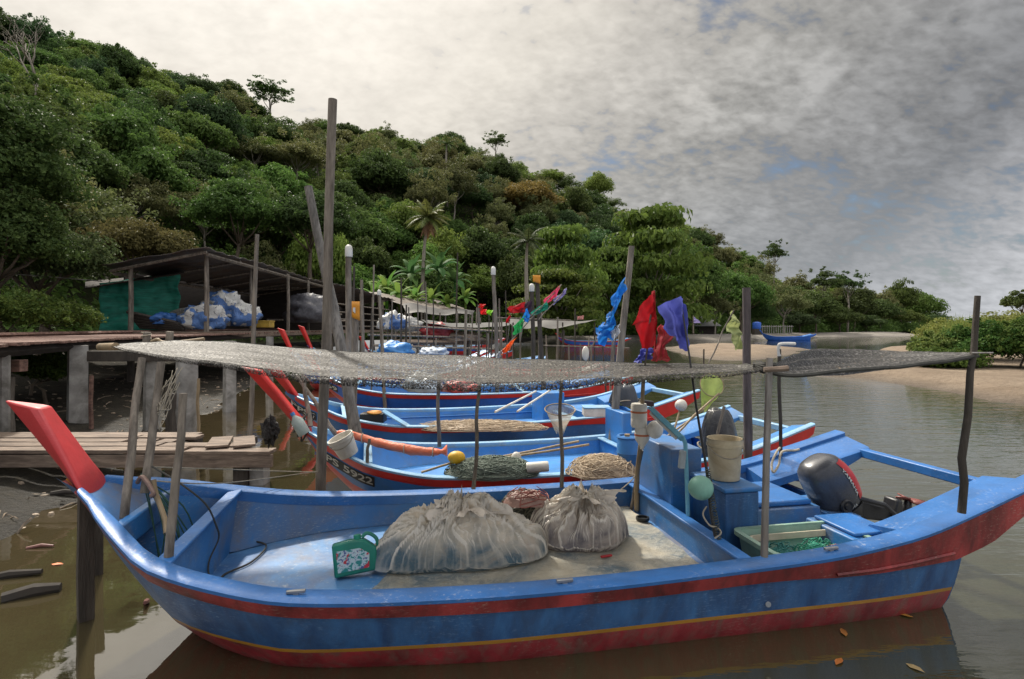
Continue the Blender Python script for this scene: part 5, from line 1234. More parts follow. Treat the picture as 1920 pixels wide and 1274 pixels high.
# outboard motor
def motor(B, s, yl, zc, label, tilt=.52, cover=False, mats=None):
    a = (B.u*-math.sin(tilt)+V((0, 0, math.cos(tilt)))).normalized(); b = (B.u*math.cos(tilt)+V((0, 0, math.sin(tilt)))).normalized(); w = B.v
    c = B.L(s, yl, zc); T = thing('outboard_motor', label, 'outboard motor', c-V((0, 0, .3)))
    M_hose = plain('black_hose', (.012, .012, .012), rough=.4)
    m = MB(); m.rope([c-a*.2-b*.1+w*.1, c-a*.3-b*.25+w*.2, c-a*.32-b*.45+w*.15, c-a*.36-b*.7-w*.1], .014, 6); m.build('fuel_hose', M_hose, T)
    m = MB(); m.rope([c-a*.18-b*.17, c-a*.22-b*.3-w*.06, c-a*.3-b*.42-w*.2, c-a*.38-b*.6-w*.3], .008, 5); m.build('cable', M_hose, T)
    dk = plain('motor_grey', (.055, .058, .068), rough=.28, var=.1, gamt=.15); bk = plain('motor_black', (.014, .014, .016), rough=.4, gamt=.2)
    base = c-a*.30
    def lp2(m, secs, n=28, pw=2.6):
        vs = []
        for (h_, off, hb, hw) in secs:
            for j in range(n):
                t_ = 2*math.pi*j/n; cc, ss = math.cos(t_), math.sin(t_)
                k = (abs(cc)**pw+abs(ss)**pw)**(-1/pw)
                vs.append(base+a*h_+b*(off+hb*cc*k)+w*(hw*ss*k))
        kk = len(secs); m.add(vs, [(i*n+j, i*n+(j+1) % n, (i+1)*n+(j+1) % n, (i+1)*n+j) for i in range(kk-1) for j in range(n)]+[tuple(range(n-1, -1, -1)), tuple((kk-1)*n+j for j in range(n))])
    m = MB(); lp2(m, [(.10, .0, .165, .125), (.14, .0, .19, .15), (.24, .0, .205, .165), (.36, .0, .205, .165), (.46, -.01, .195, .155), (.53, -.02, .17, .135), (.575, -.03, .12, .10), (.59, -.03, .07, .06)]); cw = m.build('cowl', dk, T, smooth=50)
    m = MB(); lp2(m, [(-.06, .02, .11, .09), (.0, .01, .15, .11), (.075, .0, .175, .14), (.10, .0, .178, .14)]); m.build('cowl_tray', bk, T, smooth=50)
    # front panel, red stripe, badge
    m = MB(); m.blob(base+a*.45-b*.155, (.05, .05, .05), 14, 0); 
    m = MB(); n = 10
    def fpan(u, v):
        hh = lerp(.36, .54, u); yy = lerp(-1, 1, v)*.075*(1-.25*u); return base+a*hh-b*(.205-.055*max(0, (hh-.46)/.08)**1.5*.8-.02*(yy/.1)**2+.003)+w*yy
    m.grid(fpan, n, n); m.build('front_panel', plain('panel_grey', (.16, .16, .165), rough=.3), cw, smooth=180)
    m = MB()
    def stripe(u, v):
        hh = lerp(.16, .53, u); t_ = math.radians(lerp(-40, -62, v)); pw = 2.6; k = (abs(math.cos(t_))**pw+abs(math.sin(t_))**pw)**(-1/pw)
        hb = sinterp(hh, [.10, .14, .24, .36, .46, .53], [.165, .19, .205, .205, .195, .17])+.003; hw = sinterp(hh, [.10, .14, .24, .36, .46, .53], [.125, .15, .165, .165, .155, .135])+.003
        off = sinterp(hh, [.1, .36, .46, .53], [0, 0, -.01, -.02]); return base+a*hh+b*(off+hb*math.cos(t_)*k)+w*(hw*math.sin(t_)*k)
    m.grid(stripe, 16, 5); m.build('red_stripe', plain('motor_red', (.50, .015, .02), rough=.35, gamt=.1), cw, smooth=180)
    vs, fs = text_mesh('YAMAHA', 1.0); mx = max(abs(p.x) for p in vs)
    lt = MB()
    def onside(h_, bb): 
        hw = sinterp(h_, [.10, .14, .24, .36, .46, .53], [.125, .15, .165, .165, .155, .135]); return base+a*h_+b*bb-w*(hw*(1-.5*abs(bb/.2)**3)+.006)
    lt.add([onside(.14+p.y*.045, -.03+p.x/mx*.085) for p in vs], fs); lt.build('lettering', M_white, cw, smooth=0)
    lt = MB(); 
    def onst(u, v): 
        t_ = math.radians(lerp(-58, -74, v)); hh = lerp(.18, .5, u); pw = 2.6; k = (abs(math.cos(t_))**pw+abs(math.sin(t_))**pw)**(-1/pw)
        hb = sinterp(hh, [.10, .14, .24, .36, .46, .53], [.165, .19, .205, .205, .195, .17])+.006; hw = sinterp(hh, [.10, .14, .24, .36, .46, .53], [.125, .15, .165, .165, .155, .135])+.006
        off = sinterp(hh, [.1, .36, .46, .53], [0, 0, -.01, -.02]); return base+a*hh+b*(off+hb*math.cos(t_)*k)+w*(hw*math.sin(t_)*k)
    lt.add([onst(.5-p.x/mx*.42, .5-p.y*.55) for p in vs], fs); lt.build('lettering', M_white, cw, smooth=0)
    m = MB(); q = base+a*.19-w*.168-b*.05; m.lathe([(.055, -.01), (.06, .0), (.05, .012), (.03, .008), (.025, .02), (.001, .02)], q, 18, Matrix((b, a, -w)).transposed()); m.build('starter_disc', bk, T)
    # leg, lower unit, propeller: thrown up aft
    ld = (B.u*.95+V((0, 0, -.22))).normalized(); ln = (V((0, 0, 1))-ld*ld.z).normalized()
    p0 = base+a*.06+b*.06
    def bar(m, p, q, h0, h1, w0, w1):
        m.hexa([p-ln*h0-w*w0, q-ln*h1-w*w1, q-ln*h1+w*w1, p-ln*h0+w*w0, p+ln*h0-w*w0, q+ln*h1-w*w1, q+ln*h1+w*w1, p+ln*h0+w*w0])
    m = MB(); bar(m, p0, p0+ld*.46, .085, .06, .06, .035); m.build('leg', bk, T, bevel=.02)
    q = p0+ld*.46
    m = MB(); bar(m, q-ld*.05, q+ld*.03, .15, .15, .075, .06); m.build('cavitation_plate', bk, T, bevel=.02)
    m = MB(); m.lathe([(.001, -.17), (.03, -.14), (.045, -.05), (.045, .08), (.03, .14), (.001, .16)], q+ld*.14, 14, Matrix((w, ld.cross(w), ld)).transposed() @ Matrix.Rotation(math.pi/2, 3, 'X'), cap=False); m.build('gearcase', bk, T)
    m = MB(); pc = q+ld*.14+ln*.16
    for k in range(3):
        an = k*2.094+.4; d1 = (w*math.cos(an)+ld*math.sin(an)); d2 = (w*-math.sin(an)+ld*math.cos(an))
        m.add([pc-d2*.02+ln*.012, pc+d1*.11-d2*.045+ln*.02, pc+d1*.135+d2*.02, pc+d1*.07+d2*.055-ln*.02, pc+d2*.02-ln*.012], [(0, 1, 2, 3, 4)])
    m.build('propeller', plain('prop_red', (.22, .06, .05)), T, solid=.012)
    m = MB(); bar(m, base-b*.02-a*.02, base-b*.02-a*.02+V((0, 0, -.22)), .06, .06, .10, .10); m.build('clamp_bracket', bk, T, bevel=.015)
    m = MB(); m.tube([base+b*.1-w*.12+a*.16, base+b*.28-w*.14-a*.02, base+b*.34-w*.12-a*.16], .02, 8); m.build('tiller', bk, T)
    return T
motor(FB, 6.07, .02, .64, 'dark grey outboard motor with a red stripe tilted up in the near stern')
# ---- second boat
m = MB(); c = P(640, 822, 5.95)
bucket('battered white bucket tipped over in the second boat bow', P(655, 853, 5.85), .10, .13, .22, M_greyw, M=(Matrix.Rotation(-.4, 3, 'Y') @ Matrix.Rotation(.2, 3, 'X')))
def roll():
    T = thing('rolled_tarpaulin', 'long orange rolled tarpaulin lying along the second boat inner side', 'tarpaulin', P(740, 838, 6.2)); om = plain('orange_tarp', (.62, .13, .05), grime=(.6, .3, .2), gamt=.5, bump=.6, bscale=25)
    m = MB(); pts = [P(632, 812, 6.3), P(660, 816, 6.3), P(700, 828, 6.25), P(745, 840, 6.2), P(790, 847, 6.15), P(818, 848, 6.1), P(838, 846, 6.1)]
    out = []; n = 14
    for i in range(43):
        t_ = i/42*6; k = min(int(t_), 5); p = lerp(pts[k], pts[k+1], t_-k); rr = sinterp(i/42, [0, .05, .5, .85, .92, 1], [.02, .035, .05, .04, .025, .06])
        out.append([p+V((0, math.cos(2*math.pi*j/n)*rr, math.sin(2*math.pi*j/n)*rr*(1+.4*nz(j*2.2, i*.3)))) for j in range(n)])
    m.add([q for r_ in out for q in r_], [(i*n+j, i*n+(j+1) % n, i*n+n+(j+1) % n, i*n+n+j) for i in range(42) for j in range(n)]+[tuple(range(n)), tuple(42*n+j for j in range(n))]); m.build('roll', om, T, smooth=60)
    m = MB()
    for k in (.25, .55, .8):
        t_ = k*6; i = int(t_); p = lerp(pts[i], pts[i+1], t_-i); m.rope([p+V((0, .052*math.cos(q_*.7), .052*math.sin(q_*.7))) for q_ in range(10)], .006, 4)
    m.build('tie', M_rope, T)
roll()
m = MB(); m.blob(P(856, 858, 5.95), (.095, .075, .068), 22, .03); m.build('float', plain('yellow_float', (.62, .36, .01)), label='yellow oval float in the second boat at the orange roll end', cat='float')
net_heap('pale green net heap amidships in the second boat', P(922, 887, 5.95), .48, .26, .15, M_netg, M_netg2, 31, 150, .0035)
net_heap('tan net heap by the console of the second boat', P(1130, 886, 6.05), .38, .28, .17, M_nett, M_nett2, 32, 120, .0035)
for lab, a, b, Y, r_ in [('bamboo stick, upper one laid over the green net heap', (868, 872), (1085, 828), 6.2, .014), ('bamboo stick, lower one laid over the green net heap', (900, 866), (1105, 834), 6.05, .013), ('short bamboo stick propping from the yellow float to the gunwale', (790, 886), (848, 868), 5.8, .013)]:
    m = MB(); m.tube(wob(P(*a, Y), P(*b, Y+.2), 6, .03, a[0]), r_, 7); m.build('bamboo_stick', M_bamboo, label=lab, cat='stick', group='bamboo sticks in the second boat')
m = MB(); m.blob(P(968, 862, 6.1), (.06, .055, .085), 16, .05); m.build('float', M_greyw, label='white pear-shaped float on the green net heap', cat='float', group='white floats in the second boat')
m = MB(); m.lathe([(.001, -.12), (.05, -.115), (.055, -.1), (.055, .1), (.05, .115), (.001, .12)], P(1008, 876, 5.85), 16, Matrix.Rotation(1.5, 3, 'Y'), cap=False); m.build('float', M_greyw, label='white cylinder float lying right of the green net heap', cat='float', group='white floats in the second boat')
T = thing('blue_drum', 'blue plastic drum standing by the tan net heap', 'drum', P(1182, 872, 6.15)); m = MB(); db_ = plain('drum_blue', (.03, .16, .42), rough=.4)
m.lathe([(.001, 0), (.13, .0), (.135, .02), (.135, .13), (.14, .14), (.135, .15), (.135, .28), (.12, .305), (.001, .31)], P(1180, 872, 6.15), 22, cap=False); m.build('drum_body', db_, T); m = MB(); m.lathe([(.13, .3), (.14, .31), (.13, .325), (.11, .325), (.105, .312)], P(1180, 872, 6.15), 22, cap=False); m.build('rim', db_, T); m = MB(); m.lathe([(.03, .31), (.03, .335), (.001, .335)], P(1176, 872, 6.1), 12); m.build('screw_cap', plain('drum_cap', (.3, .2, .1)), T)
def wrapped(label, c, rx, ry, h, seed, mat):
    T = thing('covered_motor', label, 'covered motor', c); m = MB()
    def fn(u, v):
        a = v*2*math.pi; w_ = u; r_ = (w_**.55)*(1+.12*math.sin(3*a+seed)+.08*nz(math.cos(a)*2, math.sin(a)*2, seed)); z = h*(1-w_**2.2)*(1+.1*nz(a, u*3, seed))
        z += .03*math.sin(11*a+4*u+3*nz(math.cos(a)*2, math.sin(a)*2))*w_; return V(c)+V((math.cos(a)*rx*r_, math.sin(a)*ry*r_, z))
    m.grid(fn, 16, 50, close=True); m.build('cover', mat, T, smooth=60)
    m = MB(); m.rope([V(c)+V((math.cos(a)*rx*.95, math.sin(a)*ry*.95, h*.18+.02*math.sin(a*3))) for a in [k*.45 for k in range(15)]], .01, 5); m.build('lashing', M_rope, T)
    m = MB(); m.hexa([V(c)+V(p) for p in ((rx*.3, -.05, -.02), (rx*1.9, -.05, -.05), (rx*1.9, .05, -.05), (rx*.3, .05, -.02), (rx*.3, -.05, .10), (rx*1.9, -.05, .04), (rx*1.9, .05, .04), (rx*.3, .05, .10))]); m.build('leg', plain('motor_black', (.014, .014, .016)), T, bevel=.015)
    return T
bpl = plain('black_wrap', (.03, .032, .036), rough=.3, grime=(.12, .12, .12), gamt=.5, bump=.5, bscale=18)
wrapped('outboard motor bundled in black plastic at the second boat stern', P(1345, 850, 6.75), .24, .2, .52, 2, bpl)
m = MB(); m.tube([P(1345, 815, 6.5), P(1358, 762, 6.5)], .018, 7); m.build('wooden_stick', M_pole, label='short dark stick standing against the black wrapped motor', cat='stick')
for lab, a, b, Y, Y2 in [('long cane of the pale green hand net in the second boat', (1235, 845), (1348, 738), 6.3, 6.6), ('cane lying from the console towards the white ball float', (1250, 850), (1275, 768), 6.3, 6.5), ('pale cane crossing under the tube lamp', (1225, 838), (1330, 760), 6.4, 6.9)]:
    m = MB(); m.tube(wob(P(*a, Y), P(*b, Y2), 6, .03, a[0]), .012, 6); m.build('cane', M_bamboo, label=lab, cat='cane', group='canes in the second boat stern')
m = MB(); m.blob(P(1277, 760, 6.5), (.07, .07, .068), 20, .02); m.build('float', M_greyw, label='white ball float on a cane end above the second boat stern', cat='float')
def handnet(label, c, r_, depth, mat, tiltx, drop):
    T = thing('hand_net', label, 'hand net', c); c = V(c); M = Matrix.Rotation(tiltx, 3, 'X')
    m = MB(); m.rope([c+M @ V((r_*math.cos(a), r_*math.sin(a), 0)) for a in [k*.4 for k in range(17)]], .006, 5); m.build('hoop', M_bamboo, T)
    m = MB()
    def fn(u, v):
        a = v*2*math.pi; q = M @ V((r_*math.cos(a), r_*math.sin(a), 0)); return c+q*(1-u*.75)+V(drop)*u*(1+.15*math.sin(3*a))+V((0, 0, .02*nz(a*2, u*4)))
    m.grid(fn, 12, 28, close=True); m.build('mesh_bag', mat, T, smooth=180)
gauze = pmat('yellow_gauze', (.42, .52, .14), .7, .2, 8, alpha=.5, trans=.4); gauze2 = pmat('grey_gauze', (.35, .33, .28), .7, .2, 8, alpha=.25, trans=.4)
handnet('pale yellow-green hand net raised on a cane by the dark flag rod', P(1335, 722, 6.7), .14, .2, gauze, 1.2, (-.08, .0, -.26))
handnet('grey hoop net on a thin stake in front of the third boat', P(1050, 768, 5.9), .16, .2, gauze2, .25, (0, 0, -.24))
T = thing('plastic_bottle', 'cloudy plastic bottle lying in the second boat bow', 'bottle', P(556, 812, 6.1)); m = MB(); m.lathe([(.001, 0), (.06, .002), (.065, .02), (.065, .17), (.02, .23), (.02, .25)], P(572, 815, 6.05), 16, Matrix.Rotation(-.55, 3, 'Y')); m.build('bottle_body', pmat('cloudy_plastic', (.35, .42, .40), .3, .15, 6, alpha=.8), T); m = MB(); m.lathe([(.024, .24), (.024, .275), (.001, .275)], P(572, 815, 6.05), 12, Matrix.Rotation(-.55, 3, 'Y')); m.build('screw_cap', M_blue2i, T)
m = MB()
for k in range(3): m.rope([B2.L(.36+.04*k, -.17, .93-.05*k), B2.L(.30+.04*k, -.1, .86-.05*k), B2.L(.42, 0, 1.02), B2.L(.46+.03*k, .12, 1.0), B2.L(.40+.03*k, .18, .9), B2.L(.36+.04*k, -.17, .93-.05*k)], .010, 5)
m.build('prow_lashing', M_roped, label='dark rope lashed round the second boat prow', cat='rope')
m = MB(); m.tube([P(503, 702, 6.2), P(540, 780, 6.2)], .012, 6); m.build('thin_rod', M_pole, label='thin grey rod leaning along the second boat prow', cat='rod')
for lab, a, b, Y in [('grey stick leaning in the second boat bow, left of the tallest pole', (568, 702), (582, 800), 6.35), ('pale stick slanting behind the tallest pole into the second boat bow', (556, 705), (636, 822), 6.5)]:
    m = MB(); m.tube(wob(P(*b, Y-.1), P(*a, Y+.1), 6, .03, a[0]), [.03, .028, .026, .024, .022, .02], 7); m.build('bow_stick', M_pole, label=lab, cat='stick', group='sticks in the second boat bow')
m = MB(); m.blob(P(506, 808, 6.6), (.09, .08, .16), 26, .5, 3.5, 4); m.build('shell_clump', plain('black_crust', (.012, .011, .010), bump=1.0, bscale=50), label='black crusted fender hanging by the second boat prow', cat='fender', smooth=0)
# ---- third and fourth boats
net_heap('tan net heap stretched along the third boat', P(900, 803, 8.65), 1.0, .28, .10, M_nett, M_nett2, 41, 120, .0035)
T = thing('dark_box', 'dark box with an orange lid in the third boat', 'box', P(698, 788, 8.6)); m = MB(); m.box(P(700, 783, 8.6), (.36, .26, .14)); m.build('box_body', M_blk, T, bevel=.01); m = MB(); m.blob(P(703, 780, 8.55)+V((0, 0, .05)), (.12, .1, .035), 14, .2); m.build('lid', M_orange, T)
m = MB(); m.box(P(742, 785, 8.5), (.45, .2, .02), Matrix.Rotation(.55, 3, 'Y')); m.build('loose_board', M_cap2, label='pale blue board propped beside the dark box', cat='board', bevel=.004)
for lab, a, b in [('pale oar shaft slanting over the third boat, left one', (928, 773), (1005, 734)), ('pale oar shaft slanting over the third boat, right one', (970, 772), (1032, 732))]:
    m = MB(); m.tube([P(*a, 8.7), P(*b, 9.9)], .018, 7); m.build('oar_shaft', M_greyw, label=lab, cat='oar', group='oars in the third boat')
wrapped('outboard motor under a dark slate cover at the third boat stern', P(1172, 757, 9.7), .26, .22, .34, 5, plain('slate_cover', (.035, .045, .06), rough=.4, bump=.4, bscale=14))
T = thing('white_crate', 'small white crate beside the dark covered motor in the third boat', 'crate', P(1120, 778, 8.9)); m = MB(); m.box(P(1118, 772, 8.95), (.42, .3, .13)); m.build('crate_wall', M_greyw, T, bevel=.01); m = MB(); m.box(P(1118, 772, 8.95)+V((0, 0, .075)), (.44, .32, .02)); m.build('rim', M_cap2, T, bevel=.006)
def bagblob(label, c, rad, mat, seed, name='bag', cat='bag', group=None, patches=None):
    m = MB(); m.blob(V(c)+V((0, 0, rad[2]*.6)), rad, 40, .38, 2.2, seed, flat=-rad[2]*.6); return m.build(name, mat, label=label, cat=cat, group=group, smooth=180)
M_clearbag = plain('clear_bag', (.42, .50, .55), rough=.25, bump=.8, bscale=9, grime=(.6, .62, .62))
bagblob('clear crumpled plastic bag in the fourth boat', P(795, 735, 11.9), (.42, .3, .24), M_clearbag, 3)
bagblob('red and white cloth bundle in the fourth boat', P(862, 735, 12), (.35, .25, .16), plain('red_white_cloth', (.45, .06, .05), grime=(.5, .45, .42), gscale=3, gamt=.9), 5, 'cloth_bundle', 'cloth')
# ---- more boats behind the awning
mts = (M_blue3, M_blue2i, M_cap2, M_red2, M_red2, M_red2, M_red2)
build_boat('fishing boat whose red prow peeks over the net awning, the left prow', Boat(-7.6, 18.2, .1, 1.0, .95, 1.45, .0), mts, 'boats moored beyond the awning', detail=False)
build_boat('fishing boat whose red prow peeks over the net awning, right beside the tallest pole', Boat(-7.85, 20.6, .1, 1.0, .95, 1.5, .05), mts, 'boats moored beyond the awning', detail=False)
build_boat('boat with a red prow showing just right of the leaning mottled pole', Boat(-7.0, 25.5, .12, 1, .95, 1.1, .0), mts, 'boats moored beyond the awning', detail=False)
build_boat('far blue and red boat under the tan roof, behind the white sack heap', Boat(-8.3, 44, .1, 1, .95, .9, .05), mts, 'boats moored beyond the awning', detail=False)
build_boat('far boat with a red rail, beyond the blue one under the tan roof', Boat(-7.6, 50, .08, 1.0, .95, .9, .2), (M_white, M_blue2i, M_red2, M_red2, M_red2, M_red2, M_red2), 'boats moored beyond the awning', detail=False)
build_boat('long blue boat with red bottom stripe moored behind the blue pennant', Boat(4.6, 60, .0, 1.15, .95, .8, .1), mts, 'boats moored beyond the awning', detail=False)
build_boat('blue boat alone at the far shore right of the dark flat-topped pole', Boat(38.8, 88, -.05, 1.2, .95, 1.1, .1), (M_blue3, M_blue2i, M_blue3, M_blue3, M_blue3, M_blue3, M_blue3), 'boats moored beyond the awning', detail=False)
build_boat('white boat with a red stern among the flags, near the orange box pole', Boat(-1.2, 18.5, .05, .62, .8, .6, .05), (M_greyw, M_greyw, M_red2, M_red2, M_red2, M_red2, M_red2), 'boats moored beyond the awning', detail=False)
build_boat('bright blue low boat behind the middle of the awning edge', Boat(-4.9, 22.5, .06, .9, .95, .5, .12), (M_blue3, M_blue2i, M_cap2, M_blue2, M_blue2, M_blue2, M_blue2), 'boats moored beyond the awning', detail=False)
# heaps on the mooring stages
stg = thing('mooring_stage', 'rickety wooden stage on thin posts piled with heaps beyond the awning', 'stage', P(790, 640, 24))
for k in range(5):
    m = MB(); x0, x1 = wx(742, 23), wx(925, 26); m.tube([V((x0, 22.6+k*.5, 1.42)), V((x1, 26+k*.5, 1.3))], .09, 4); m.build('plank', M_plank, stg)
for k in range(8):
    m = MB(); t_ = (k+.5)/8; x = lerp(wx(742, 23), wx(925, 26), t_); y = lerp(23, 27, t_); m.tube([(x, y, -.5), (x+.05, y, 1.4)], .06, 5); m.build('post', M_pole, stg)
def printed():
    m, t, out = newmat('printed_sack'); tc = t.add('ShaderNodeTexCoord').outputs['Object']
    n1 = t.noise(tc, 2.1, 2, .4, .3); n2 = t.noise(tc, 6, 4, .6, 1.5)
    c = t.ramp(n1, [(.50, (.46, .46, .44)), (.52, (.06, .14, .34))]); c = t.mix(t.ramp(n2, [(.60, 0.0), (.62, 1.0)]), c, (.06, .07, .10))
    bs = t.add('ShaderNodeBsdfPrincipled', ins={'Base Color': c, 'Roughness': .5}); bp = t.add('ShaderNodeBump', ins={'Strength': .8, 'Distance': .08, 'Height': n2}); t.l.new(bp.outputs[0], bs.inputs['Normal']); t.l.new(bs.outputs[0], out.inputs[0]); return m
sk = printed()
for lab, px, py, Y, rad, mt, sd_ in [('red tarpaulin heap on the wooden stage', 822, 634, 25, (.75, .5, .4), plain('red_tarp', (.32, .03, .035), bump=.5, bscale=8), 1), ('tan canvas heap on the wooden stage right of the red one', 866, 640, 25, (.9, .5, .26), plain('tan_canvas', (.36, .28, .2), bump=.5, bscale=8), 2),
                                 ('blue tarpaulin heap just above the awning edge, left one', 742, 668, 14, (.42, .4, .22), plain('blue_tarp', (.04, .22, .55), bump=.5, bscale=8), 3), ('white and blue tarpaulin heap just above the awning edge, right one', 812, 670, 14.5, (.38, .4, .16), plain('white_blue_tarp', (.42, .46, .5), grime=(.05, .2, .5), gamt=.8), 4),
                                 ('blue and white net heap in the second shed', 735, 618, 24, (.55, .5, .45), sk, 5), ('grey net heap beside the blue and white one in the second shed', 765, 622, 25, (.6, .5, .4), plain('grey_net', (.28, .28, .27), bump=.8, bscale=12), 6)]:
    bagblob(lab, P(px, py, Y), rad, mt, sd_, 'tarp_heap', 'heap', 'heaps on the far stage')
# ---- inside the big shed
for lab, px, py, Y, rad, sd_ in [('white sack with blue print on the shed floor, the lowest and nearest', 382, 618, 20.8, (.85, .6, .58), 11), ('white sack with blue print on top of the shed pile', 418, 595, 22.0, (.75, .6, .62), 12), ('bluish sack at the right of the shed pile', 448, 612, 22.2, (.8, .6, .55), 13)]:
    bagblob(lab, P(px, py, Y), rad, sk, sd_, 'printed_sack', 'sack', 'sacks piled in the shed')
net_heap('pale grey net heap behind the printed sacks in the shed', P(352, 600, 22.4), .8, .6, .45, plain('grey_net', (.28, .28, .27), bump=.8, bscale=12), plain('grey_strand', (.4, .39, .36)), 51, 40, .015)
bagblob('blue bundle on the shed floor left of the sacks', P(308, 608, 20.6), (.45, .4, .26), plain('blue_bundle', (.03, .12, .36), bump=.5), 15, 'blue_bundle', 'bundle')
T = thing('timber_stack', 'stack of dark timber lengths on the shed floor by the green tarpaulin', 'timber', P(290, 618, 20.2))
for k in range(9):
    m = MB(); m.tube([P(238+k*3, 585+k*3.6, 20.3+k*.03), P(330+k*2, 605+k*1.6, 20.3)], .06, 4); m.build('timber', M_darkwood if k % 2 else M_poled, T, smooth=0)
T = thing('yellow_crate', 'low yellow crate on the shed floor right of the sacks', 'crate', P(492, 612, 23.5)); m = MB(); m.box(P(492, 609, 23.5), (.8, .5, .25)); m.build('crate_wall', plain('crate_yellow', (.45, .30, .05)), T, bevel=.02); m = MB(); m.box(P(492, 609, 23.5)+V((0, 0, .14)), (.84, .54, .05)); m.build('rim', plain('crate_yellow', (.45, .30, .05)), T, bevel=.01)
bagblob('dark clutter heap deep inside the shed', P(580, 605, 29), (1.3, .8, .9), plain('dark_clutter', (.06, .06, .07), grime=(.2, .2, .22), gscale=5, bump=.8, bscale=6), 16, 'clutter_heap', 'heap')
# ------------------------------------------------------------------ flags
def fmat(name, col, **k): return pmat(name, col, .7, .2, 3, grime=tuple(c*.5 for c in col), gamt=.4, trans=.35, **k)
def flag(label, quad, Y, mat, shaft=None, Ys=None, folds=4, amp=.05, seed=0, group='marker flags', r_=.009, extra=None, slit=0, nrows=20):
    a = [P(*q[:2], Y+(q[2] if len(q) > 2 else 0)) for q in quad]; base = P(*shaft[0], Ys or Y) if shaft else min(a, key=lambda p: p.z)
    T = thing('marker_flag', label, 'flag', base, group)
    def fn(u, v):
        p = lerp(lerp(a[0], a[1], u), lerp(a[3], a[2], u), v); k = math.sin(math.pi*min(1, u*1.0+.15))
        p.y += amp*math.sin(folds*math.pi*u+2*v+seed)+amp*.8*nz(u*2.2+seed, v*2.5); p.x += amp*.5*nz(u*3, v*5, seed)+amp*.35*math.sin(9*v+seed)*u; p.z += amp*.4*nz(u*2.4, v*2, seed+5)*u; return p
    m = MB(); m.grid(fn, 26, nrows); m.build('cloth', mat, T, smooth=180)
    if extra:
        for q2, m2 in extra:
            b = [P(*q[:2], Y) for q in q2]; m = MB(); m.grid(lambda u, v: lerp(lerp(b[0], b[1], u), lerp(b[3], b[2], u), v)+V((.3*amp*nz(u*4, v*5, seed), amp*math.sin(6*u+4*v+seed), .3*amp*nz(v*5, u*4))), 14, 14); m.build('cloth', m2, T, smooth=180)
    if shaft: m = MB(); m.tube(wob(P(*shaft[0], Ys or Y), P(*shaft[1], Y), 6, .02, seed), r_, 6); m.build('shaft', M_pole, T)
    return T
cblue, cred, cviol, cyel = fmat('flag_blue', (.02, .21, .62)), fmat('flag_red', (.45, .012, .018)), fmat('flag_violet', (.10, .12, .46)), fmat('flag_pale_yellow', (.36, .40, .16))
cpink, cgreen, corange, clil, cdark = fmat('flag_pink', (.68, .06, .14)), fmat('flag_green', (.015, .20, .13)), fmat('flag_orange', (.75, .13, .02)), fmat('flag_lilac', (.25, .22, .45)), fmat('flag_dark', (.05, .03, .05))
flag('twisted bright blue pennant left of the silvery pole', [(1146, 560), (1168, 522), (1172, 545), (1152, 590)], 7.0, cblue, ((1098, 672), (1160, 560)), 7.0, 3, .06, 1, extra=[([(1139, 590), (1152, 580), (1154, 612), (1135, 606)], cblue), ([(1133, 604), (1155, 606), (1148, 640), (1118, 616)], cblue), ([(1118, 614), (1148, 622), (1132, 650), (1120, 644)], cblue)])
m = MB(); m.blob(P(1098, 663, 6.9), (.045, .045, .09), 14, .1); m.build('float', M_greyw, label='small white float on the blue pennant shaft', cat='float')
flag('white rag hanging beside the blue pennant', [(1146, 622), (1160, 608), (1162, 628), (1146, 642)], 7.0, fmat('flag_white', (.5, .52, .55)), ((1150, 690), (1156, 612)), 7.2, 3, .03, 2)
flag('large red flag in front of the woods, left of the violet flag', [(1225, 545), (1223, 548), (1232, 655), (1228, 655)], 4.9, cred, ((1207, 705), (1227, 545)), 5.0, 3, .04, 3, extra=[([(1226, 546), (1200, 575), (1186, 610), (1228, 600)], cred), ([(1187, 606), (1228, 598), (1226, 650), (1206, 655)], cred)])
flag('violet blue flag with torn hem, right of the red flag', [(1275, 556), (1236, 574), (1255, 630), (1282, 632)], 4.6, cviol, None, None, 3, .035, 4, extra=[([(1275, 556), (1285, 572), (1292, 640), (1280, 630)], cviol), ([(1262, 630), (1288, 632), (1294, 662), (1278, 655)], cviol)])
flag('blue cloth tied in a bow on the net edge below the red flag', [(1200, 655), (1222, 652), (1222, 672), (1196, 678)], 5.0, cviol, None, None, 4, .04, 5, extra=[([(1196, 668), (1210, 664), (1204, 682), (1190, 680)], cviol)])
flag('ragged red netting hanging between the red and violet flags', [(1240, 608), (1262, 622), (1243, 676), (1224, 678)], 4.95, pmat('red_netting', (.42, .02, .04), .8, .3, 20, alpha=.65, trans=.3), None, None, 5, .06, 6)
flag('pale yellow flag drooping left of the dark flat-topped pole', [(1375, 582), (1358, 622), (1390, 630), (1384, 600)], 7.0, cyel, ((1328, 682), (1376, 582)), 7.0, 3, .05, 7, extra=[([(1374, 628), (1392, 622), (1392, 655), (1376, 658)], cyel)])
flag('pink flag blown up and right, beside the orange box pole', [(1053, 533), (1018, 562), (1024, 572), (1042, 558)], 9.5, cpink, ((928, 674), (1053, 534)), 9.2, 3, .05, 8)
flag('lilac flag tip right of the pink flag', [(1063, 540), (1040, 560), (1040, 572), (1060, 552)], 9.6, clil, ((1010, 600), (1062, 542)), 9.4, 3, .05, 9)
flag('dark green flag below the pink flag', [(1026, 566), (996, 586), (1000, 592), (1028, 580)], 9.4, cgreen, ((975, 610), (1026, 566)), 9.3, 3, .05, 10)
flag('green rag on the long slanting shaft under the dark green flag', [(984, 592), (964, 612), (962, 630), (978, 622)], 9.3, fmat('flag_leaf_green', (.03, .36, .10)), None, None, 4, .04, 11)
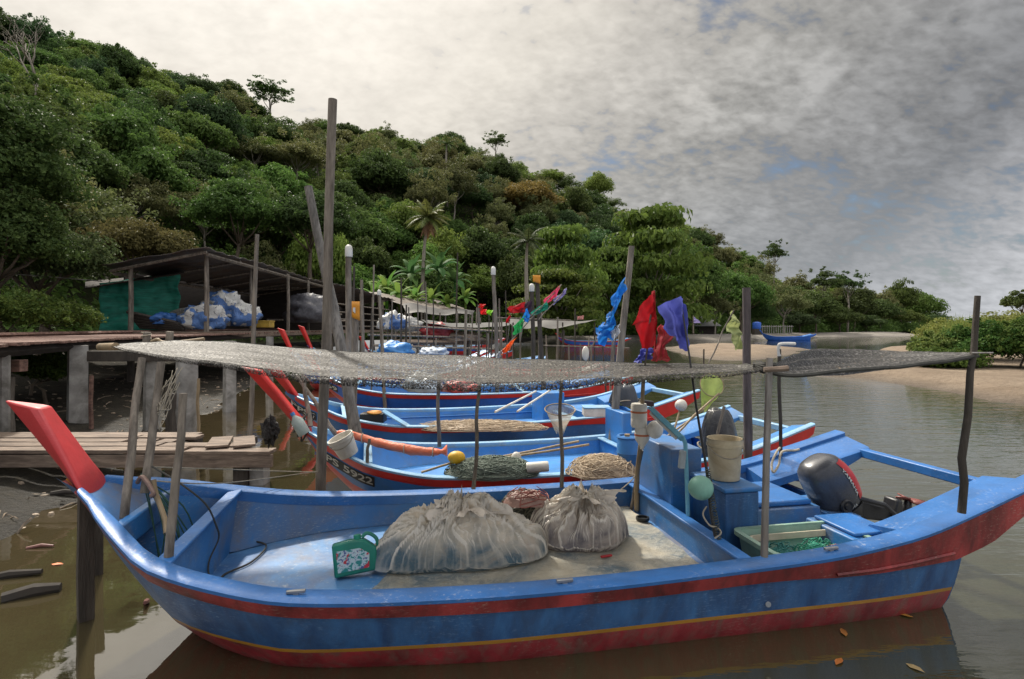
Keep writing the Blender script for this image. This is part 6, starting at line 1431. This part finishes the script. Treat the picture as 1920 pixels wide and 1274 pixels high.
flag('blue rag knotted above the green rag', [(988, 578), (980, 596), (988, 606), (994, 592)], 9.3, cblue, None, None, 4, .04, 12)
flag('bright orange rag low on the long slanting shaft', [(969, 632), (948, 648), (938, 668), (954, 658)], 9.2, corange, None, None, 4, .04, 13)
flag('white rag at the foot of the long slanting shaft', [(944, 654), (936, 660), (924, 676), (936, 674)], 9.2, fmat('flag_white', (.5, .52, .55)), None, None, 4, .04, 14)
flag('red flag blown left of the capped pole pair', [(986, 566), (953, 576), (954, 588), (984, 586)], 10.2, cred, ((975, 640), (987, 564)), 10.2, 3, .05, 15, extra=[([(984, 570), (998, 562), (996, 588), (974, 588)], cdark)])
flag('small red pennant above a green and red rag', [(911, 571), (900, 570), (898, 578), (904, 580)], 14, fmat('flag_scarlet', (.7, .02, .02)), ((899, 660), (900, 570)), 14, 2, .05, 16, extra=[([(900, 580), (913, 580), (912, 590), (901, 590)], fmat('flag_scarlet', (.7, .02, .02))), ([(912, 582), (925, 582), (920, 592), (912, 588)], fmat('flag_lime', (.25, .6, .03)))])
flag('dull red flag hanging by the thin pale rail', [(950, 598), (958, 590), (954, 606), (948, 606)], 15, cred, ((948, 680), (957, 588)), 15, 2, .04, 17)
flag('tiny faded red and white flag at the far shore', [(1082, 594), (1094, 592), (1094, 599), (1083, 600)], 50, fmat('flag_faded', (.45, .2, .2)), ((1082, 618), (1082, 592)), 50, 2, .1, 18, r_=.03)
flag('small grey blue flag far behind the violet flag', [(1302, 594), (1314, 606), (1300, 606), (1300, 598)], 40, clil, ((1300, 625), (1300, 592)), 40, 2, .1, 19, r_=.03)
# ------------------------------------------------------------------ far shore: roofs, tank
T = thing('low_hut', 'low grey-roofed hut on the far shore behind the violet flag', 'hut', (33.5, 105, .6))
m = MB(); x0, x1 = wx(1285, 105), wx(1345, 105)
m.hexa([(x0, 103, 2.3), (x1, 103, 2.3), (x1+1, 109, 2.6), (x0+1, 109, 2.6), (x0, 103, 2.4), (x1, 103, 2.4), (x1-1, 107, 4.2), (x0-1, 107, 4.2)]); m.build('roof', pmat('grey_roof', (.24, .24, .24), .7, .2, 1), T, smooth=0)
m = MB(); m.box(((x0+x1)/2, 106, 1.4), (x1-x0-1, 4, 1.9)); m.build('wall', M_darkwood, T, smooth=0)
T = thing('low_hut', 'long low dark-roofed hut left of the grey roofed one', 'hut', (24, 110, .6)); x0, x1 = wx(1205, 110), wx(1290, 110)
m = MB(); m.hexa([(x0, 108, 2.1), (x1, 108, 2.1), (x1+1, 114, 2.3), (x0+1, 114, 2.3), (x0, 108, 2.2), (x1, 108, 2.2), (x1-1, 112, 3.4), (x0, 112, 3.4)]); m.build('roof', pmat('dull_roof', (.15, .14, .13), .7, .2, 1), T, smooth=0)
m = MB(); m.box(((x0+x1)/2, 111, 1.3), (x1-x0-1, 4, 1.6)); m.build('wall', M_darkwood, T, smooth=0)
T = thing('water_tank', 'blue water tank on a stand at the far shore beside the dark pole', 'tank', P(1419, 625, 92)); m = MB(); q = P(1419, 617, 92)
m.lathe([(.001, 0), (.62, 0), (.66, .1), (.66, .9), (.6, 1.05), (.2, 1.15), (.001, 1.15)], q, 18, cap=False); m.build('tank_shell', plain('tank_blue', (.03, .12, .5)), T); m = MB(); m.box(q+V((0, 0, -.5)), (1.2, 1.2, .95)); m.build('stand', M_poled, T, smooth=0)
T = thing('rail_fence', 'low pale fence along the far shore under the woods', 'fence', P(1450, 618, 100))
for k in range(14):
    m = MB(); q = P(1430+k*4.2, 616, 100); m.tube([q+V((0, 0, -1)), q+V((0, 0, .55))], .07, 4); m.build('post', M_conc, T, smooth=0)
m = MB(); m.tube([P(1428, 612.5, 100), P(1488, 612.5, 100)], .05, 4); m.build('rail', M_conc, T, smooth=0)
# ------------------------------------------------------------------ near vegetation
LN = leaf_mat('leaf_mangrove', (.034, .055, .014), (.085, .115, .03), .35, .6, .2, .12)
LG = leaf_mat('leaf_bush', (.034, .072, .015), (.085, .135, .026), .35, .6, .3, .12)
LGY = leaf_mat('leaf_grassy', (.10, .14, .03), (.22, .24, .06), .35, .6, .3, .2)
def veg(name, label, cat, c, Rr, Hh, lobes, per, L, mat, seed, group=None, h=2.0, r0=.1, sz=(1, 1, 1), flat=.75, low=-.8, part='crown', stem='trunk', lobe_r=(.22, .4)):
    me, ce = crown_mesh(part, seed, Rr, Hh, lobes, per, L, flat, low, 0, .6, None, mat, lobe_r)
    T = thing(name, label, cat, V(c)-V((0, 0, h)), group); T.scale = sz
    o = bpy.data.objects.new(part, me); C.objects.link(o); o.parent = T; o.location = (0, 0, h)
    k = bpy.data.objects.new(stem, trunk_mesh(stem, ce, Hh, h, r0, bark, seed)); C.objects.link(k); k.parent = T; k.location = (0, 0, h); return T
veg('mangrove_tree', 'tall dark mangrove filling the left edge beside the boardwalk', 'tree', P(-10, 345, 18), 2.5, 3.6, 80, 420, .17, LN, 71, 'mangroves at the left edge', 6.5, .2)
veg('mangrove_tree', 'lower spreading mangrove in front of the tall one, left of the green tarpaulin', 'tree', P(75, 500, 20), 2.3, 2.4, 60, 420, .16, leaf_mat('leaf_mangrove_pale', (.04, .06, .022), (.10, .12, .045), .35, .6, .2, .12), 72, 'mangroves at the left edge', 3.4, .16)
veg('mangrove_tree', 'brownish low mangrove behind the green tarpaulin', 'tree', P(250, 470, 32), 2.9, 1.9, 50, 300, .22, leaf_mat('leaf_mangrove_brown', (.06, .055, .02), (.13, .11, .04), .35, .6, .2, .12), 73, 'mangroves at the left edge', 3.4, .14)
veg('round_tree', 'dense round tree behind the shed roof, left of the tallest pole', 'tree', P(450, 410, 46), 4.0, 3.4, 60, 330, .30, LM['mid'], 74, 'round trees behind the shed', 7.0, .2)
veg('round_tree', 'dense round tree behind the tallest pole', 'tree', P(585, 425, 48), 3.6, 3.2, 60, 330, .30, LM['dark'], 75, 'round trees behind the shed', 7.0, .2)
for i, (lab, px, py, Y, r_, hh, mt) in enumerate([('bright leafy shrub on the bank above the boardwalk, left of the tarpaulin', 95, 600, 16.5, 1.3, .75, LG), ('dark shrub at the very left edge above the boardwalk', 10, 600, 15, 1.3, .8, LG), ('light green shrub under the boardwalk at the left', 52, 690, 12.8, .8, .45, LG), ('small shrub behind the square concrete pile', 92, 700, 12.2, .55, .4, LG)]):
    veg('bank_shrub', lab, 'shrub', P(px, py, Y), r_, hh, 26, 260, .11, mt, 80+i, 'shrubs on the left bank', hh*1.1, .03, part='foliage', stem='stem')
veg('mangrove_tree', 'bushy dark mangrove low at the left edge under the tall one', 'tree', P(-15, 470, 16.5), 1.9, 2.2, 60, 420, .15, LN, 77, 'mangroves at the left edge', 2.6, .14)
# right bank bushes
for i, (lab, px, py, Y, r_, hh, mt) in enumerate([('sandy-edged grassy bush at the left end of the right bank', 1755, 634, 29, 1.0, .8, LGY), ('rounded bush second from the left end on the right bank', 1795, 634, 29, 1.4, 1.1, LG), ('dark bush behind the crooked stern pole on the right bank', 1850, 632, 28, 1.5, 1.25, LG), ('tall bush at the right edge of the picture', 1912, 630, 27, 1.5, 1.35, LG), ('low pale bush behind the others at the top of the right bank', 1810, 612, 34, 2.2, .9, LGY), ('pale bush at the top right of the right bank', 1890, 606, 34, 2.4, 1.0, LGY), ('bush beyond the right edge of the picture', 1985, 630, 27, 2.0, 1.4, LG), ('low bright creeper bush spilling onto the sand', 1775, 655, 27.5, 1.3, .5, LG)]):
    veg('river_bush', lab, 'bush', P(px, py+14, Y*.86)-V((0, 0, .2)), r_*1.02, hh*.92, 60, 240, .16, mt, 90+i, 'bushes on the right bank', hh*.6, .04, part='foliage', stem='stem', low=-.95)
m = MB(); q = random.Random(12)
for _ in range(900):
    px = q.uniform(1722, 1960); Y = q.uniform(27.5, 36); b = P(px, 640, Y*.88); b.z = lerp(.5, 1.9, min(1, (px-1722)/60))*q.uniform(.7, 1.15); L_ = q.uniform(.35, .8); d = V((q.uniform(-.35, .25), q.uniform(-.2, .2), 1)).normalized(); s_ = V((.016, 0, 0))
    m.add([b-s_, b+s_, b+d*L_+V((q.uniform(-.1, .1), 0, -.05))], [(0, 1, 2)])
m.build('grass', LGY, label='thin reed grass standing up through the bushes on the right bank', cat='grass', kind='stuff', smooth=0)
veg('dark_tree', 'dark small tree rising at the right edge behind the bushes', 'tree', P(1915, 572, 36), 1.0, .9, 22, 140, .2, LM['dark'], 99, None, 2.6, .07, low=-.4)
m = MB(); m.tube([P(-20, 511, 19), P(90, 519, 19.5), P(192, 528, 20)], .018, 5); m.build('wire', M_conc, label='pale slack wire running from the left edge to the shed roof corner', cat='wire')
# coconut palms
def palm(label, base, top, Y, mat, fr_len, nfr, seed, skirt=True, group='coconut palms'):
    a, b = P(*base, Y), P(*top, Y); T = thing('coconut_palm', label, 'palm', a, group); q = random.Random(seed)
    m = MB(); pts = [lerp(a, b, t_)+V((math.sin(t_*2.6)*-.35*(b-a).length*.06, 0, 0)) for t_ in [k/10 for k in range(11)]]; m.tube([pts[0]-V((0, 0, 1))]+pts, [.3]+[lerp(.24, .13, k/10) for k in range(11)], 8); m.build('trunk', barkp, T)
    def frond(d0, el, L_, mat_, droop):
        vs = MB(); n = 18; p = V(b); d = V((math.cos(d0)*math.cos(el), math.sin(d0)*math.cos(el), math.sin(el))); st = L_/n; spine = [p.copy()]
        for k in range(n):
            d = (d+V((0, 0, -droop/n))).normalized(); p = p+d*st; spine.append(p.copy())
        vs.tube(spine, [lerp(.05, .012, k/n) for k in range(n+1)], 4)
        for k in range(2, n+1):
            for h_ in (0, .5):
                pp = lerp(spine[k-1], spine[k], h_); dd = (spine[k]-spine[k-1]).normalized(); sdv = dd.cross(V((0, 0, 1))).normalized(); ll = L_*.26*math.sin(math.pi*(k/n)**.8*.93+.12)
                for sg in (-1, 1):
                    dr = (sdv*sg*.8+dd*.55+V((0, 0, -.45+q.uniform(-.2, .2)))).normalized(); w_ = dd*.05
                    vs.add([pp-w_, pp+w_, pp+dr*ll*.6+w_*.6, pp+dr*ll+V((0, 0, -.1*ll)), pp+dr*ll*.6-w_*.6], [(0, 1, 2, 3, 4)])
        vs.build('frond', mat_, T, smooth=0)
    for k in range(nfr): frond(k*2.4+q.uniform(-.2, .2), lerp(1.1, -.35, (k/nfr)**1.1)+q.uniform(-.1, .1), fr_len*q.uniform(.85, 1.1), mat, q.uniform(.9, 1.5))
    if skirt:
        dm = leaf_mat('leaf_dead', (.16, .09, .045), (.26, .16, .08), .2)
        for k in range(7): frond(k*.9, -1.0+q.uniform(-.15, .1), fr_len*.8, dm, .8)
    return T
pm = leaf_mat('leaf_palm', (.06, .085, .02), (.15, .165, .045), .3, .5, .1)
palm('tall coconut palm with a brown skirt of dead fronds before the dark trees', (792, 560), (803, 408), 60, pm, 3.0, 20, 3)
palm('shorter dark coconut palm half hidden behind the yellow-green tree', (988, 560), (990, 452), 62, leaf_mat('leaf_palm_dark', (.03, .05, .018), (.08, .10, .035), .3, .5, .1), 2.6, 14, 5, False)
palm('slender palm high on the hill above the coconut palm', (838, 330), (838, 270), 118, leaf_mat('leaf_palm_dark2', (.04, .07, .02), (.10, .13, .04), .3, .5, .1), 2.6, 12, 8, False)
# banana plants behind the sheds
bn = [leaf_mat('leaf_banana', (.075, .15, .025), (.15, .25, .05), .45, .65, .1, .1), leaf_mat('leaf_banana_dark', (.035, .09, .03), (.08, .16, .05), .35, .65, .1, .1)]
def banana(label, px, py, Y, L_, mat, seed):
    c = P(px, py, Y); q = random.Random(seed); T = thing('banana_plant', label, 'banana plant', c, 'banana plants behind the sheds')
    m = MB(); m.tube([c-V((0, 0, 1.5)), c+V((.05, 0, L_*.5))], [.16, .1], 8); m.build('stem', mat, T)
    for k in range(12):
        a = k*2.4+q.uniform(-.4, .4); el = lerp(1.4, .3, k/12); d = V((math.cos(a)*math.cos(el), math.sin(a)*math.cos(el), math.sin(el))); p = c+V((0, 0, L_*.35)); n = 10; rows_ = []
        for i in range(n+1):
            s_ = d.cross(V((0, 0, 1))).normalized(); w_ = .25*L_/2*math.sin(math.pi*min(1, .06+i/n*.93))**.7; rows_.append([p-s_*w_+V((0, 0, -w_*.35)), p+V((0, 0, 0)), p+s_*w_+V((0, 0, -w_*.35))]); p = p+d*(L_/n); d = (d+V((0, 0, -.19))).normalized()
        m = MB(); m.grid(lambda u, v: rows_[int(round(u*n))][int(round(v*2))], n+1, 3); m.build('leaf', mat, T, smooth=60)
for i, (px, py, Y, L_, k, lab) in enumerate([(702, 572, 52, 2.1, 0, 'light green banana plant behind the second shed, leftmost'), (725, 560, 54, 2.3, 0, 'light green banana plant left of the tan roof'), (748, 572, 52, 2.2, 0, 'light green banana plant over the tan roof start'), (778, 576, 54, 2.0, 0, 'light green banana plant below the coconut palm trunk'), (808, 580, 56, 2.2, 0, 'light green banana plant right of the coconut palm foot'), (838, 586, 58, 2.0, 0, 'light green banana plant behind the tan roof end'),
                                                 (770, 535, 60, 2.8, 1, 'dark banana plant left of the coconut palm trunk'), (822, 528, 60, 3.2, 1, 'large dark banana plant right of the coconut palm trunk'), (852, 545, 60, 2.6, 1, 'dark banana plant by the lone thin pole'), (872, 575, 58, 2.0, 0, 'light green banana plant right of the tan roof')]): banana(lab, px, py, Y, L_, bn[k], 200+i)
# bare tree on the upper left slope
T = thing('bare_tree', 'leafless pale tree on the upper left of the slope', 'tree', P(62, 185, 52)); m = MB(); q = random.Random(2)
def br_(p, d, L_, r_, n):
    e = p+d*L_; m.tube([p, lerp(p, e, .5)+rdir(q)*L_*.06, e], [r_, r_*.8, r_*.6], 5)
    if n > 0:
        for k in range(3 if n > 1 else 2): br_(lerp(p, e, q.uniform(.6, 1)), (d+rdir(q)*.75+V((0, 0, .15))).normalized(), L_*q.uniform(.55, .8), r_*.55, n-1)
br_(P(62, 230, 52), V((.1, 0, 1)).normalized(), 4.2, .17, 4); m.build('branches', barkp, T, smooth=180)
# ------------------------------------------------------------------ bits on the mud and the water
q = random.Random(8)
for i, (px, py, a, l_, r_, lab) in enumerate([(120, 932, .1, .28, .03, 'short black log at the water edge left of the mooring posts'), (60, 1112, .5, .34, .05, 'grey sodden log lying at the lower left water edge'), (215, 735, .3, .5, .05, 'dark log on the mud behind the concrete pile'), (75, 1024, .15, .22, .014, 'reddish sunken stick left of the mooring posts'), (15, 1080, .3, .45, .03, 'dark driftwood stick at the lower left corner'), (272, 1130, -1.0, .09, .018, 'red stub poking out of the water before the bow')]):
    c = G(px, py, .02); m = MB(); d = V((math.cos(a), math.sin(a), .05 if i != 5 else .6)); c.z = max(.015, mud_h(c.x, c.y)+.02) if i not in (3, 5) else .01
    m.tube([c-d*l_/2, c+V((0, .02, .01)), c+d*l_/2], [r_, r_*1.1, r_*.7], 7); m.build('driftwood', plain('wet_log', (.03, .025, .02), rough=.9) if i not in (3, 5) else plain('red_stick', (.16, .06, .05)), label=lab, cat='driftwood', group='driftwood at the left bank')
for i, (px, py, lab, col) in enumerate([(107, 1058, 'orange leaf floating left of the mooring posts', (.6, .14, .01)), (1582, 1186, 'brown leaf floating below the near stern', (.35, .14, .03)), (1697, 1154, 'dull yellow leaf floating beside the near hull stern', (.4, .2, .03)), (1573, 1240, 'orange leaf floating below the near hull', (.5, .16, .03)), (1715, 1252, 'small pale leaf floating in the right foreground', (.3, .22, .1))]):
    c = G(px, py, .006); m = MB(); a = i*1.3; u_ = V((math.cos(a), math.sin(a), 0)); w_ = V((-u_.y, u_.x, 0)); m.add([c-u_*.05, c-u_*.015+w_*.02+V((0, 0, .004)), c+u_*.02+w_*.018+V((0, 0, .006)), c+u_*.055, c+u_*.02-w_*.018+V((0, 0, .004)), c-u_*.015-w_*.02], [(0, 1, 2, 3, 4, 5)])
    m.build('floating_leaf', plain('leaf_%d' % i, col), label=lab, cat='leaf', group='leaves on the water', smooth=0)
# litter of stones, leaves and sticks on the mud (uncountable)
m = MB()
for _ in range(700):
    y = q.uniform(3.6, 22); x = interp(y, WLY, WLX)-q.random()**2*6+.25; z = mud_h(x, y)
    if z < -.03: continue
    k = q.random(); c = V((x, y, z))
    if k < .45: m.blob(c, (q.uniform(.015, .07), q.uniform(.015, .05), q.uniform(.01, .035)), 6, .3, 2, q.random()*9)
    elif k < .75:
        d = V((q.uniform(-1, 1), q.uniform(-1, 1), q.uniform(-.05, .15))).normalized()*q.uniform(.06, .35); m.tube([c, c+d*.5+V((0, 0, .02)), c+d], q.uniform(.004, .012), 4)
    else:
        d = rdir(q)*.05; e = rdir(q)*.03; d.z *= .3; e.z *= .3; c.z += .02; m.add([c-d, c+e, c+d, c-e], [(0, 1, 2, 3)])
m.build('debris', pmat('mud_litter', (.07, .055, .04), .7, .7, 9, col2=(.22, .17, .12)), label='scattered stones, sticks and leaves on the dark mud', cat='debris', kind='stuff', smooth=0)
# ------------------------------------------------------------------ labels of the forest trees
def scr(o): 
    p = o[0].location+V((0, 0, o[2])); return 960+F*p.x/p.y, HY-F*(p.z-H)/p.y
marks = [(70, 'at the left edge'), (190, 'above the mangroves'), (300, 'above the green tarpaulin'), (400, 'above the shed gable'), (520, 'above the shed roof'), (610, 'behind the mottled pole'), (690, 'right of the tallest pole'), (780, 'left of the coconut palm'), (870, 'above the banana plants'), (960, 'above the red pennants'), (1060, 'above the pink flag'), (1160, 'left of the silvery pole'), (1260, 'above the red flag'), (1370, 'above the pale yellow flag'), (1470, 'right of the flat-topped pole'), (1570, 'above the lone far boat'), (1680, 'along the far shore'), (9999, 'at the far end of the woods')]
grp = {}
for o in TREES:
    px, py = scr(o); where = next(n for a, n in marks if px < a); x = max(0, min(1700, px)); ridge = sinterp(x, HPX, HPY)-0; f = (615-py)/max(30, 615-ridge)
    band = 'at slope foot' if f < .30 else 'low on slope' if f < .48 else 'mid slope' if f < .68 else 'high on slope' if f < .86 else 'on skyline'
    if px > 1500: band = 'in front row' if f < .5 else 'on skyline'
    grp.setdefault((KINDS[o[1]]['look'], band, where), []).append((px, o))
for (look, band, where), l in grp.items():
    l.sort(key=lambda a: a[0]); n = len(l); nm = {1: [''], 2: ['left one of two', 'right one of two'], 3: ['left of three', 'middle of three', 'right of three']}.get(n, ['leftmost']+['%s from left' % ('first second third fourth fifth sixth seventh eighth ninth tenth'.split()[min(i, 9)]) for i in range(1, n-1)]+['rightmost'])
    for (px, o), s_ in zip(l, nm):
        lab = ('%s tree %s %s' % (look, band, where))+(', '+s_ if s_ else '')
        while len(lab.split()) > 16 and ' the ' in lab: i_ = lab.rindex(' the '); lab = lab[:i_]+lab[i_+4:]
        tag(o[0], lab, 'tree', 'trees covering the hillside')
